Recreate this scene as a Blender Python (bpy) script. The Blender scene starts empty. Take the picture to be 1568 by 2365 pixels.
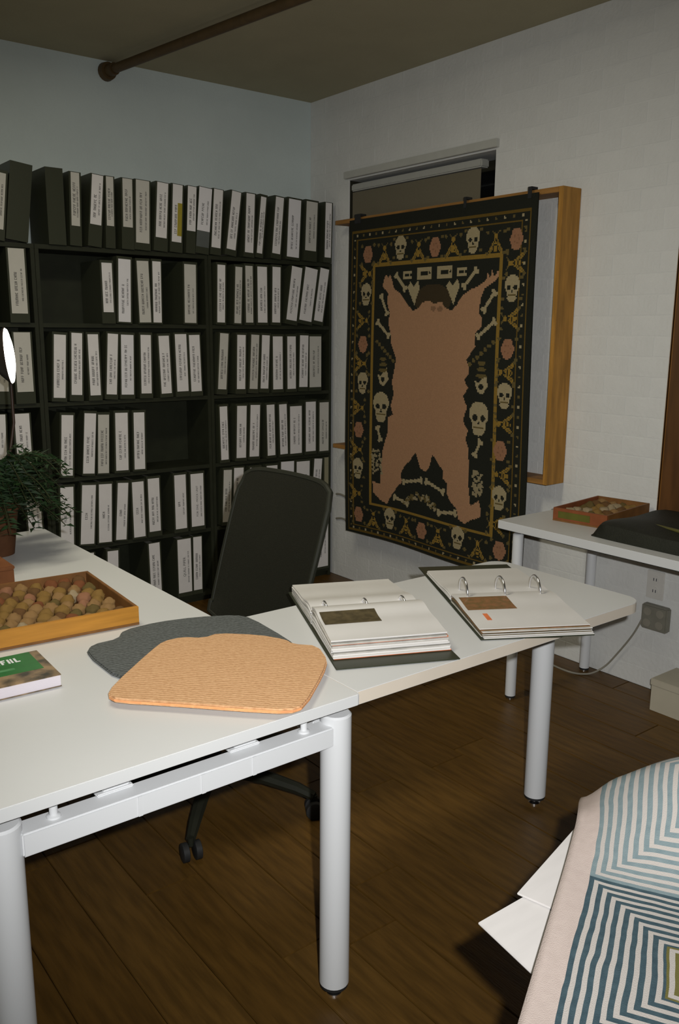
import bpy, bmesh, math, random
import numpy as np
from mathutils import Matrix, Vector
random.seed(7)
scene = bpy.context.scene
col = scene.collection

# ------------------------------------------------------------------ camera, light, exposure
IMG_W, IMG_H, F = 1568.0, 2365.0, 1980.0
EYE = 1.45
def _dir(u, v):
    a = np.array([(u - IMG_W/2)/F, -(v - IMG_H/2)/F, -1.0]); return a/np.linalg.norm(a)
_X, _Y = _dir(3380, 783), _dir(-792, 753)          # vanishing points of the two walls
_m = (_X+_Y)/np.linalg.norm(_X+_Y); _n = (_X-_Y)/np.linalg.norm(_X-_Y)
_X, _Y = (_m+_n)/2**.5, (_m-_n)/2**.5
ROT = np.array([_X, _Y, np.cross(_X, _Y)])
cam_data = bpy.data.cameras.new('camera')
cam_data.sensor_fit = 'HORIZONTAL'; cam_data.sensor_width = 24.0
cam_data.lens = F/IMG_W*24.0; cam_data.clip_start = 0.02
cam = bpy.data.objects.new('camera', cam_data); col.objects.link(cam)
cam.matrix_world = Matrix([list(ROT[0])+[0], list(ROT[1])+[0], list(ROT[2])+[EYE], [0, 0, 0, 1]])
scene.camera = cam
def ray(u, v): return ROT @ _dir(u, v)
def at_z(u, v, z): r = ray(u, v); k = (z-EYE)/r[2]; return Vector((r[0]*k, r[1]*k, z))
def at_y(u, v, y): r = ray(u, v); k = y/r[1]; return Vector((r[0]*k, y, EYE+r[2]*k))
def at_x(u, v, x): r = ray(u, v); k = x/r[0]; return Vector((x, r[1]*k, EYE+r[2]*k))

world = bpy.data.worlds.new('world'); scene.world = world; world.use_nodes = True
world.node_tree.nodes['Background'].inputs[0].default_value = (0.9, 0.92, 0.72, 1)
world.node_tree.nodes['Background'].inputs[1].default_value = 0.028

# the on-camera flash that lit the photograph: just right of and above the lens
fl = bpy.data.lights.new('camera_flash', 'SPOT')
fl.energy = 176; fl.color = (1.0, 1.0, 0.985); fl.shadow_soft_size = 0.012
fl.spot_size = math.radians(94); fl.spot_blend = 1.0
flo = bpy.data.objects.new('camera_flash', fl); col.objects.link(flo)
_off = ROT @ np.array([0.072, 0.055, -0.02])
flo.location = (_off[0], _off[1], EYE+_off[2])
_aim = Vector((ROT @ _dir(860, 1260)).tolist())
flo.rotation_euler = _aim.to_track_quat('-Z', 'Y').to_euler()

# added dim fill light, unseen below the ceiling, lifting the far tabletops
rl = bpy.data.lights.new('overhead_fill', 'AREA'); rl.shape = 'RECTANGLE'; rl.size = 1.2; rl.size_y = 0.3
rl.energy = 21; rl.color = (1.0, 0.93, 0.72)
rlo = bpy.data.objects.new('overhead_fill', rl); col.objects.link(rlo)
rlo.location = (0.8, 2.3, 2.67)

vs = scene.view_settings
vs.view_transform = 'Standard'; vs.look = 'None'; vs.gamma = 1.0; vs.use_curve_mapping = False
vs.exposure = 0.0

# ------------------------------------------------------------------ materials
def mat(name, rgb, rough=0.6, spec=0.4, var=0.0, vscale=20, bump=0.0, bscale=60, metal=0.0, stretch=None, rgb2=None, emit=None, trans=0.0):
    m = bpy.data.materials.new(name); m.use_nodes = True
    nt = m.node_tree; b = nt.nodes['Principled BSDF']
    b.inputs['Base Color'].default_value = (*rgb, 1); b.inputs['Roughness'].default_value = rough
    b.inputs['Specular IOR Level'].default_value = spec; b.inputs['Metallic'].default_value = metal
    if trans: b.inputs['Transmission Weight'].default_value = trans
    if emit:
        b.inputs['Emission Color'].default_value = (*emit[0], 1); b.inputs['Emission Strength'].default_value = emit[1]
    if var or bump:
        tc = nt.nodes.new('ShaderNodeTexCoord'); mp = nt.nodes.new('ShaderNodeMapping')
        nt.links.new(tc.outputs['Object'], mp.inputs['Vector'])
        if stretch: mp.inputs['Scale'].default_value = stretch
        nz = nt.nodes.new('ShaderNodeTexNoise'); nz.inputs['Scale'].default_value = vscale; nz.inputs['Detail'].default_value = 4
        nt.links.new(mp.outputs['Vector'], nz.inputs['Vector'])
        if var:
            rp = nt.nodes.new('ShaderNodeValToRGB')
            c2 = rgb2 or tuple(c*(1-var) for c in rgb)
            rp.color_ramp.elements[0].color = (*c2, 1); rp.color_ramp.elements[1].color = (*rgb, 1)
            rp.color_ramp.elements[0].position = 0.35; rp.color_ramp.elements[1].position = 0.65
            nt.links.new(nz.outputs['Fac'], rp.inputs['Fac']); nt.links.new(rp.outputs['Color'], b.inputs['Base Color'])
        if bump:
            n2 = nt.nodes.new('ShaderNodeTexNoise'); n2.inputs['Scale'].default_value = bscale; n2.inputs['Detail'].default_value = 3
            nt.links.new(mp.outputs['Vector'], n2.inputs['Vector'])
            bp = nt.nodes.new('ShaderNodeBump'); bp.inputs['Strength'].default_value = bump; bp.inputs['Distance'].default_value = 0.01
            nt.links.new(n2.outputs['Fac'], bp.inputs['Height']); nt.links.new(bp.outputs['Normal'], b.inputs['Normal'])
    return m

def ridged(name, c1, c2, freq, direction, rough=0.9):
    """pile fabric with parallel ridges"""
    m = bpy.data.materials.new(name); m.use_nodes = True; nt = m.node_tree; b = nt.nodes['Principled BSDF']
    b.inputs['Roughness'].default_value = rough; b.inputs['Specular IOR Level'].default_value = 0.15
    tc = nt.nodes.new('ShaderNodeTexCoord'); mp = nt.nodes.new('ShaderNodeMapping')
    mp.inputs['Rotation'].default_value = (0, 0, direction)
    nt.links.new(tc.outputs['Object'], mp.inputs['Vector'])
    wv = nt.nodes.new('ShaderNodeTexWave'); wv.bands_direction = 'Y'; wv.inputs['Scale'].default_value = freq
    wv.inputs['Distortion'].default_value = 3.5; wv.inputs['Detail'].default_value = 2; wv.inputs['Detail Scale'].default_value = 2
    nt.links.new(mp.outputs['Vector'], wv.inputs['Vector'])
    nz = nt.nodes.new('ShaderNodeTexNoise'); nz.inputs['Scale'].default_value = 160; nz.inputs['Detail'].default_value = 3
    nt.links.new(tc.outputs['Object'], nz.inputs['Vector'])
    mx = nt.nodes.new('ShaderNodeMath'); mx.operation = 'MULTIPLY_ADD'; mx.inputs[1].default_value = 0.35
    nt.links.new(wv.outputs['Fac'], mx.inputs[0])
    m2 = nt.nodes.new('ShaderNodeMath'); m2.operation = 'MULTIPLY'; m2.inputs[1].default_value = 0.75
    nt.links.new(nz.outputs['Fac'], m2.inputs[0]); nt.links.new(m2.outputs[0], mx.inputs[2])
    rp = nt.nodes.new('ShaderNodeValToRGB'); rp.color_ramp.elements[0].color = (*c2, 1); rp.color_ramp.elements[1].color = (*c1, 1)
    rp.color_ramp.elements[0].position = 0.25; rp.color_ramp.elements[1].position = 0.75
    nt.links.new(mx.outputs[0], rp.inputs['Fac']); nt.links.new(rp.outputs['Color'], b.inputs['Base Color'])
    bp = nt.nodes.new('ShaderNodeBump'); bp.inputs['Strength'].default_value = 0.4; bp.inputs['Distance'].default_value = 0.003
    nt.links.new(mx.outputs[0], bp.inputs['Height']); nt.links.new(bp.outputs['Normal'], b.inputs['Normal'])
    return m

M = {}
M['wall'] = mat('painted_wall', (0.60, 0.67, 0.665), 0.75, 0.2, var=0.06, vscale=3, bump=0.12, bscale=90)
M['brick'] = mat('painted_brick', (0.70, 0.70, 0.68), 0.75, 0.2, var=0.05, vscale=6, bump=0.18, bscale=60)
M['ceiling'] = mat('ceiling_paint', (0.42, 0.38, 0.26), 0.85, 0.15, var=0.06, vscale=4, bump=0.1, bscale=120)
M['plank'] = [mat('floor_plank_%d' % i, c, 0.42, 0.35, var=0.35, vscale=9, bump=0.10, bscale=40, stretch=(6, 0.7, 1)) for i, c in
              enumerate([(0.124, 0.062, 0.012), (0.115, 0.057, 0.0105), (0.132, 0.067, 0.0135), (0.119, 0.059, 0.011)])]
M['subfloor'] = mat('floor_joint', (0.03, 0.018, 0.008), 0.8, 0.2, var=0.2)
M['black'] = mat('black_board', (0.025, 0.028, 0.016), 0.55, 0.25, var=0.2, vscale=12)
M['binder'] = mat('black_binder_vinyl', (0.036, 0.040, 0.024), 0.42, 0.35, bump=0.05, bscale=300)
M['paper'] = mat('binder_paper', (0.42, 0.40, 0.33), 0.85, 0.1, var=0.3, vscale=120, stretch=(8, 1, 1))
M['label_white'] = mat('spine_label_white', (0.74, 0.71, 0.70), 0.6, 0.3, var=0.05, vscale=15)
M['label_grey'] = mat('spine_label_grey', (0.56, 0.54, 0.49), 0.6, 0.3, var=0.05, vscale=15)
M['label_bright'] = mat('spine_label_glossy', (0.76, 0.74, 0.76), 0.35, 0.5, var=0.03, vscale=15)
M['label_tan'] = mat('spine_label_tan', (0.28, 0.26, 0.17), 0.6, 0.3, var=0.05, vscale=15)
M['ink'] = mat('label_ink', (0.10, 0.095, 0.09), 0.7, 0.1, var=0.1)
M['sleeve'] = mat('clear_plastic_sleeve', (0.10, 0.11, 0.105), 0.2, 0.6, var=0.1)
M['sticker'] = mat('yellow_sticker', (0.36, 0.29, 0.03), 0.6, 0.3, var=0.1)
M['table_white'] = mat('white_table_laminate', (0.64, 0.645, 0.645), 0.38, 0.4, var=0.02, vscale=4, bump=0.02, bscale=400)
M['table_edge'] = mat('cream_edge_band', (0.68, 0.60, 0.50), 0.45, 0.4, var=0.04, vscale=8)
M['white_metal'] = mat('white_powder_coat', (0.66, 0.67, 0.685), 0.40, 0.4, bump=0.02, bscale=500)
M['chrome'] = mat('chrome', (0.85, 0.85, 0.88), 0.2, 0.5, metal=1.0)
M['rubber'] = mat('black_rubber', (0.02, 0.02, 0.02), 0.6, 0.3, var=0.1)
M['chair_fabric'] = mat('black_chair_mesh', (0.017, 0.017, 0.011), 0.8, 0.15, var=0.3, vscale=250, bump=0.3, bscale=400)
M['chair_plastic'] = mat('black_chair_plastic', (0.019, 0.020, 0.013), 0.6, 0.2, var=0.1)
M['pine'] = mat('pine_board', (0.45, 0.22, 0.042), 0.6, 0.3, var=0.35, vscale=14, stretch=(3, 3, 0.35), bump=0.08)
M['pine_h'] = mat('pine_rail', (0.36, 0.175, 0.045), 0.6, 0.3, var=0.35, vscale=14, stretch=(3, 0.35, 3), bump=0.08)
M['tray_wood'] = mat('honey_tray_wood', (0.50, 0.225, 0.03), 0.5, 0.35, var=0.22, vscale=12, stretch=(0.5, 4, 6), bump=0.05)
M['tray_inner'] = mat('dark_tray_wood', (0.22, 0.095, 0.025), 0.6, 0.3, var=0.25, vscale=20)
M['brown_wood'] = mat('red_brown_wood', (0.12, 0.05, 0.014), 0.45, 0.4, var=0.35, vscale=10, stretch=(3, 3, 0.4))
M['gloss_wood'] = mat('polished_wood_edge', (0.20, 0.085, 0.02), 0.3, 0.5, var=0.2, vscale=10)
M['terracotta'] = mat('terracotta', (0.20, 0.075, 0.028), 0.8, 0.2, var=0.25, vscale=14, bump=0.1)
M['pot_clay'] = mat('dark_terracotta', (0.10, 0.042, 0.018), 0.8, 0.2, var=0.3, vscale=14, bump=0.1)
M['leaf'] = mat('fern_leaf', (0.014, 0.040, 0.009), 0.6, 0.3, var=0.5, vscale=25)
M['stem'] = mat('fern_stem', (0.022, 0.026, 0.008), 0.7, 0.2, var=0.2)
M['soil'] = mat('soil', (0.03, 0.02, 0.01), 0.95, 0.1, var=0.4, vscale=60, bump=0.4)
M['blind'] = mat('grey_blind_fabric', (0.17, 0.15, 0.105), 0.9, 0.1, var=0.06, vscale=200, bump=0.05, bscale=400)
M['alu'] = mat('blind_cassette', (0.40, 0.40, 0.37), 0.5, 0.3, var=0.05)
M['trim'] = mat('window_trim_paint', (0.50, 0.50, 0.46), 0.6, 0.3, var=0.05)
M['dark_recess'] = mat('dark_window_reveal', (0.03, 0.028, 0.018), 0.7, 0.2, var=0.1)
M['glass'] = mat('night_glass', (0.01, 0.01, 0.01), 0.08, 0.5, var=0.0)
M['pipe'] = mat('painted_pipe', (0.10, 0.062, 0.025), 0.55, 0.3, var=0.2, vscale=30)
M['sheet'] = mat('white_page', (0.66, 0.64, 0.62), 0.55, 0.35, var=0.04, vscale=12)
M['sheet_grey'] = mat('grey_page', (0.52, 0.50, 0.46), 0.6, 0.3, var=0.25, vscale=30)
M['sheet_red'] = mat('orange_divider', (0.75, 0.20, 0.07), 0.6, 0.3, var=0.3, vscale=30)
M['photo_dark'] = mat('dark_photo_print', (0.10, 0.075, 0.035), 0.45, 0.4, var=0.4, vscale=60)
M['photo_brown'] = mat('brown_photo_print', (0.26, 0.12, 0.05), 0.45, 0.4, var=0.5, vscale=70, rgb2=(0.16, 0.10, 0.035))
M['tan_mat'] = ridged('tan_ribbed_pile', (0.70, 0.43, 0.235), (0.50, 0.27, 0.13), 34, math.radians(45))
M['tan_edge'] = mat('tan_mat_edge', (0.86, 0.38, 0.16), 0.8, 0.2, var=0.2, vscale=60)
M['grey_mat'] = ridged('grey_ribbed_pile', (0.14, 0.15, 0.15), (0.06, 0.065, 0.062), 30, math.radians(14))
M['lamp_glow'] = mat('lit_diffuser', (1, 1, 1), 0.5, 0.2, emit=((1.0, 0.95, 0.84), 9.0))
M['lamp_metal'] = mat('lamp_dark_metal', (0.03, 0.02, 0.015), 0.4, 0.4, var=0.1)
M['lamp_stem'] = mat('lamp_copper_stem', (0.03, 0.014, 0.008), 0.45, 0.4, var=0.1)
M['green'] = mat('green_cover_print', (0.025, 0.17, 0.035), 0.35, 0.4, var=0.25, vscale=18)
M['cover_photo'] = mat('book_cover_photo', (0.33, 0.22, 0.12), 0.35, 0.4, var=0.9, vscale=32, rgb2=(0.045, 0.04, 0.028))
M['book_paper'] = mat('book_page_edges', (0.66, 0.61, 0.66), 0.7, 0.2, var=0.06, vscale=100, stretch=(1, 1, 30))
M['title_white'] = mat('white_title_ink', (0.78, 0.78, 0.8), 0.6, 0.2, var=0.05)
M['olive'] = mat('olive_paint', (0.11, 0.105, 0.015), 0.6, 0.3, var=0.2)
M['red_paint'] = mat('red_orange_paint', (0.24, 0.07, 0.022), 0.6, 0.3, var=0.2)
M['case'] = mat('black_soft_case', (0.017, 0.018, 0.012), 0.6, 0.25, var=0.2, bump=0.2, bscale=200)
M['zip'] = mat('olive_case_strip', (0.10, 0.09, 0.02), 0.5, 0.4, var=0.2)
M['beige'] = mat('beige_box_card', (0.47, 0.43, 0.34), 0.7, 0.2, var=0.08, vscale=8)
M['outlet'] = mat('ivory_outlet_plastic', (0.62, 0.60, 0.56), 0.45, 0.4, var=0.03)
M['slot'] = mat('socket_slot', (0.04, 0.04, 0.06), 0.6, 0.3, var=0.1)
M['grey_plastic'] = mat('grey_adapter_plastic', (0.22, 0.21, 0.17), 0.5, 0.4, var=0.1)
M['cord'] = mat('grey_cord', (0.28, 0.26, 0.21), 0.6, 0.3, var=0.1)
M['board'] = mat('white_card', (0.46, 0.44, 0.43), 0.6, 0.3, var=0.05, vscale=9, stretch=(1, 6, 1))
M['stool_wood'] = mat('dark_stool_wood', (0.04, 0.026, 0.014), 0.6, 0.3, var=0.2)
WOOL = {'tan': (0.46, 0.27, 0.11), 'pinkish': (0.50, 0.24, 0.13), 'brown': (0.24, 0.125, 0.05),
        'ochre': (0.40, 0.235, 0.07), 'olive': (0.22, 0.155, 0.055), 'cream': (0.56, 0.43, 0.26), 'rust': (0.32, 0.12, 0.05)}
for k, c in WOOL.items():
    M['wool_'+k] = mat('wool_'+k, c, 0.95, 0.1, var=0.4, vscale=90, bump=0.6, bscale=160)

# ------------------------------------------------------------------ mesh helpers
class MB:
    def __init__(s): s.v = []; s.f = []; s.mi = []
    def add(s, vs, fs, mi=0):
        o = len(s.v); s.v += [tuple(p) for p in vs]
        s.f += [tuple(i+o for i in f) for f in fs]; s.mi += [mi]*len(fs); return s
    def box(s, x0, x1, y0, y1, z0, z1, mi=0, rot=None, org=(0, 0, 0)):
        vs = [(x, y, z) for z in (z0, z1) for y in (y0, y1) for x in (x0, x1)]
        if rot is not None: vs = [tuple(rot @ Vector(p) + Vector(org)) for p in vs]
        return s.add(vs, [(0, 2, 3, 1), (4, 5, 7, 6), (0, 1, 5, 4), (2, 6, 7, 3), (1, 3, 7, 5), (0, 4, 6, 2)], mi)
    def tube(s, pts, rad, n=12, mi=0, cap=True):
        pts = [Vector(p) for p in pts]; k = len(pts)
        rs = rad if isinstance(rad, (list, tuple)) else [rad]*k
        vs = []; ref = None
        for i, p in enumerate(pts):
            t = (pts[min(i+1, k-1)] - pts[max(i-1, 0)]).normalized()
            if ref is None:
                ref = Vector((0, 0, 1)) if abs(t.z) < 0.9 else Vector((1, 0, 0))
            a = t.cross(ref).normalized(); b = a.cross(t).normalized(); ref = b
            for j in range(n):
                an = 2*math.pi*j/n; vs.append(p + (a*math.cos(an)+b*math.sin(an))*rs[i])
        fs = []
        for i in range(k-1):
            for j in range(n):
                fs.append((i*n+j, i*n+(j+1) % n, (i+1)*n+(j+1) % n, (i+1)*n+j))
        if cap: fs += [tuple(range(n-1, -1, -1)), tuple((k-1)*n+j for j in range(n))]
        return s.add(vs, fs, mi)
    def lathe(s, prof, c=(0, 0, 0), n=24, mi=0, axis='z'):
        vs = []; k = len(prof)
        for r, z in prof:
            for j in range(n):
                an = 2*math.pi*j/n; p = (r*math.cos(an), r*math.sin(an), z)
                if axis == 'x': p = (p[2], p[0], p[1])
                if axis == 'y': p = (p[0], p[2], p[1])
                vs.append((p[0]+c[0], p[1]+c[1], p[2]+c[2]))
        fs = [(i*n+j, i*n+(j+1) % n, (i+1)*n+(j+1) % n, (i+1)*n+j) for i in range(k-1) for j in range(n)]
        fs += [tuple(range(n-1, -1, -1)), tuple((k-1)*n+j for j in range(n))]
        return s.add(vs, fs, mi)
    def prism(s, poly, z0, z1, mi=0, mi_side=None):
        n = len(poly)
        vs = [(p[0], p[1], z0) for p in poly] + [(p[0], p[1], z1) for p in poly]
        s.add(vs, [tuple(range(n-1, -1, -1)), tuple(range(n, 2*n))], mi)
        o = len(s.v)-2*n
        fs = [(o+i, o+(i+1) % n, o+n+(i+1) % n, o+n+i) for i in range(n)]
        s.f += fs; s.mi += [mi if mi_side is None else mi_side]*n
        return s
    def mesh(s, name, mats, smooth=False, bevel=0):
        me = bpy.data.meshes.new(name); me.from_pydata(s.v, [], s.f)
        for m in (mats if isinstance(mats, (list, tuple)) else [mats]): me.materials.append(m)
        me.polygons.foreach_set('material_index', s.mi)
        bm = bmesh.new(); bm.from_mesh(me)
        bmesh.ops.recalc_face_normals(bm, faces=bm.faces)
        if bevel:
            es = [e for e in bm.edges if e.is_manifold and e.calc_face_angle(0) > 0.7]
            bmesh.ops.bevel(bm, geom=es, offset=bevel, segments=2, affect='EDGES', clamp_overlap=True)
        bm.to_mesh(me); bm.free()
        if smooth:
            me.polygons.foreach_set('use_smooth', [True]*len(me.polygons))
            try: me.set_sharp_from_angle(angle=math.radians(40))
            except Exception: pass
        me.update(); return me
    def build(s, name, mats, parent=None, smooth=False, bevel=0):
        return link(name, s.mesh(name, mats, smooth, bevel), parent)

def link(name, data, parent=None):
    o = bpy.data.objects.new(name, data); col.objects.link(o)
    if parent is not None: o.parent = parent
    return o
def tag(o, label, cat, group=None):
    o['label'] = label; o['category'] = cat
    if group: o['group'] = group
    return o
def thing(name, label, cat, loc=(0, 0, 0), rz=0.0, group=None):
    o = bpy.data.objects.new(name, None); col.objects.link(o)
    o.empty_display_size = 0.05; o.location = loc; o.rotation_euler = (0, 0, rz)
    return tag(o, label, cat, group)
def structure(o): o['kind'] = 'structure'; return o
def smoothstep(a, b, x):
    t = max(0.0, min(1.0, (x-a)/(b-a))); return t*t*(3-2*t)
ORD = ['first', 'second', 'third', 'fourth', 'fifth', 'sixth', 'seventh', 'eighth', 'ninth', 'tenth', 'eleventh',
       'twelfth', 'thirteenth', 'fourteenth', 'fifteenth', 'sixteenth', 'seventeenth', 'eighteenth', 'nineteenth', 'twentieth']

# ------------------------------------------------------------------ the room
WX, WY, CZ = 3.08, 4.24, 2.715            # right wall, back wall, ceiling
RX0, RY0 = -1.6, -1.6
fl_o = structure(MB().box(RX0-.1, WX+.1, RY0-.1, WY+.1, -0.10, -0.012).build('floor', M['subfloor']))
# floor planks along y, end joints staggered
pw, n_pl = 0.152, 0
plank_meshes = {}
x = RX0; ci = 0
while x < WX-0.005:
    w = min(pw, WX-x); L = 1.22
    y = RY0 - random.random()*L
    while y < WY-0.005:
        y0, y1 = max(y, RY0), min(y+L, WY)
        if y1-y0 > 0.02:
            full = abs(y1-y0-L) < 1e-6 and abs(w-pw) < 1e-6
            mi = random.randrange(4)
            key = ('full', mi)
            if full and key in plank_meshes: me = plank_meshes[key]
            else:
                me = MB().box(0.0012, w-0.0012, 0.0012, y1-y0-0.0012, -0.012, 0.0).mesh('plank', M['plank'][mi], bevel=0.0015)
                if full: plank_meshes[key] = me
            p = link('plank', me, fl_o); p.location = (x, y0, 0)
        y += L
    x += pw
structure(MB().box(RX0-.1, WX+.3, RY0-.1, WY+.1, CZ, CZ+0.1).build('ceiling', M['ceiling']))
structure(MB().box(RX0-.1, WX+.3, WY, WY+0.1, 0, CZ).build('wall_back', M['wall']))
structure(MB().box(RX0-.1, RX0, RY0, WY, 0, CZ).build('wall_left', M['wall']))
structure(MB().box(RX0-.1, WX+.3, RY0-.1, RY0, 0, CZ).build('wall_front', M['wall']))

# right wall of painted brick with the window opening
WIN = (2.82, 3.885, 0.95, 2.255)          # y0,y1,z0,z1
J = 0.0016
wb = MB()
wb.box(WX+J, WX+0.22, RY0, WIN[0], 0, CZ).box(WX+J, WX+0.22, WIN[1], WY, 0, CZ)
wb.box(WX+J, WX+0.22, WIN[0], WIN[1], 0, WIN[2]).box(WX+J, WX+0.22, WIN[0], WIN[1], WIN[3], CZ)
wall_r = structure(wb.build('wall_right', M['brick']))
bh, bl = CZ/34, 0.215
near, far = [], []
for r in range(34):
    z0 = r*bh; y = RY0 - (bl/2 if r % 2 else 0)
    while y < WY:
        y0, y1 = max(y, RY0), min(y+bl, WY)
        segs = [(y0, y1)]
        if z0+bh > WIN[2]+.004 and z0 < WIN[3]-.004:
            segs = []
            if y0 < WIN[0]-.01: segs.append((y0, min(y1, WIN[0])))
            if y1 > WIN[1]+.01: segs.append((max(y0, WIN[1]), y1))
        for a, b in segs:
            if b-a > .012:
                d = math.hypot(WX, (a+b)/2)
                vis = (1.45 < (a+b)/2 < 2.75)
                near.append((0 if vis else 1, d, a, b, z0)) if vis else far.append((a, b, z0))
        y += bl
near.sort(); extra = near[300:]; near = near[:300]
far += [(a, b, z0) for _, _, a, b, z0 in extra]
brick_mesh = {}
jt = 0.0022
for _, _, a, b, z0 in near:
    L = round(b-a, 4)
    if L not in brick_mesh:
        brick_mesh[L] = MB().box(0, 0.02, jt, L-jt, jt, bh-jt).mesh('brick', M['brick'], bevel=0.0012)
    p = link('brick', brick_mesh[L], wall_r); p.location = (WX+random.uniform(0, .0007), a, z0)
fb = MB()
for a, b, z0 in far:
    e = random.uniform(0, .0007)
    fb.box(WX+e, WX+0.02, a+jt, b-jt, z0+jt, z0+bh-jt)
fo = fb.build('brick_field', M['brick'], wall_r); fo['kind'] = 'stuff'

# window: reveal, glass, header trim, sill ; roller blind in front
win = structure(MB().box(WX+0.205, WX+0.212, WIN[0], WIN[1], WIN[2], WIN[3]).build('window_1', M['glass']))
g = MB()
for a, b in ((WIN[0]+.004, WIN[0]+.05), (WIN[1]-.05, WIN[1]-.004), (3.33, 3.37)): g.box(WX+0.16, WX+0.2, a, b, WIN[2]+.004, WIN[3]-.004)
g.build('window_frame', M['dark_recess'], win)
MB().box(WX+0.16, WX+0.2, WIN[0]+.05, 3.33, WIN[3]-.05, WIN[3]-.004).box(WX+0.16, WX+0.2, 3.37, WIN[1]-.05, WIN[3]-.05, WIN[3]-.004).build('window_frame', M['dark_recess'], win)
MB().box(WX+.008, WX+0.16, WIN[0]+.001, WIN[0]+.004, WIN[2]+.001, WIN[3]-.001).box(WX+.008, WX+0.16, WIN[1]-.004, WIN[1]-.001, WIN[2]+.001, WIN[3]-.001).build('window_reveal', M['dark_recess'], win)
structure(MB().box(WX-0.022, WX, 2.80, 3.905, 2.262, 2.298).build('trim_1', M['trim'], bevel=.002))
bl_o = thing('roller_blind', 'grey brown roller blind pulled down in window behind tapestry', 'blind', (WX, 3.38, 1.0))
MB().box(0.004, 0.06, -0.47, 0.49, 1.195, 1.232).build('blind_cassette', M['alu'], bl_o, bevel=.006)
MB().box(0.012, 0.0145, -0.462, 0.485, 0.0, 1.19).build('blind_fabric', M['blind'], bl_o)
MB().tube([(0.013, -0.462, 0.0), (0.013, 0.485, 0.0)], 0.009, 10).build('bottom_bar', M['alu'], bl_o, smooth=True)

# ceiling pipe
p0, p1 = at_y(247, 165, 4.225), at_z(680, 0, at_y(247, 165, 4.225).z)
d = (p1-p0).normalized(); p2 = p0 + d*4.6
pipe = thing('ceiling_pipe', 'dark brown pipe running under the ceiling out of the wall', 'pipe', p0)
MB().tube([Vector((0, 0, 0)), p2-p0], 0.021, 16).build('pipe_run', M['pipe'], pipe, smooth=True)
MB().tube([Vector((0, 0.012, 0)), Vector((0, 0, 0))+d*0.02], [0.043, 0.040], 18).build('wall_flange', M['pipe'], pipe, smooth=True)
MB().tube([d*0.02, d*0.07], [0.028, 0.028], 16).build('coupling', M['pipe'], pipe, smooth=True)
for k in (1.3, 2.9):
    q = d*k
    MB().box(q.x-.008, q.x+.008, q.y-.008, q.y+.008, q.z+.018, CZ-p0.z).build('hanger', M['pipe'], pipe)

# ------------------------------------------------------------------ bookcases
FY = 3.98                                   # plane of the binder spines
BZ = [1.822, 1.476, 1.114, 0.751, 0.404, 0.050]     # z where each row stands (row 0 stands on top)
UNITS = [('left', 0.53, 1.372), ('middle', 1.374, 2.252), ('right', 2.254, 3.048)]
for nm, x0, x1 in UNITS:
    t = thing('bookcase', 'black %s bookcase filled with black binders along the back wall' % {'left': 'leftmost cut-off', 'middle': 'middle', 'right': 'rightmost corner'}[nm], 'bookcase', ((x0+x1)/2, FY, 0), 0, 'black bookcases along the back wall')
    hx = (x1-x0)/2; y0, y1 = 0.012, WY-FY-0.004
    for s in (-1, 1):
        MB().box(*(sorted((s*hx, s*(hx-0.018)))), y0, y1, 0, BZ[0]-0.02).build('side_panel', M['black'], t, bevel=.001)
    MB().box(-hx, hx, y0, y1, BZ[0]-0.02, BZ[0]).build('top_panel', M['black'], t, bevel=.001)
    MB().box(-hx+.018, hx-.018, y1-.006, y1, 0.03, BZ[0]-.02).build('back_panel', M['black'], t)
    for z in BZ[1:]:
        MB().box(-hx+.018, hx-.018, y0, y1-.006, z-.02, z).build('shelf', M['black'], t, bevel=.001)
    MB().box(-hx+.018, hx-.018, y0+.02, y0+.035, 0, BZ[5]-.02).build('plinth', M['black'], t)

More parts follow.
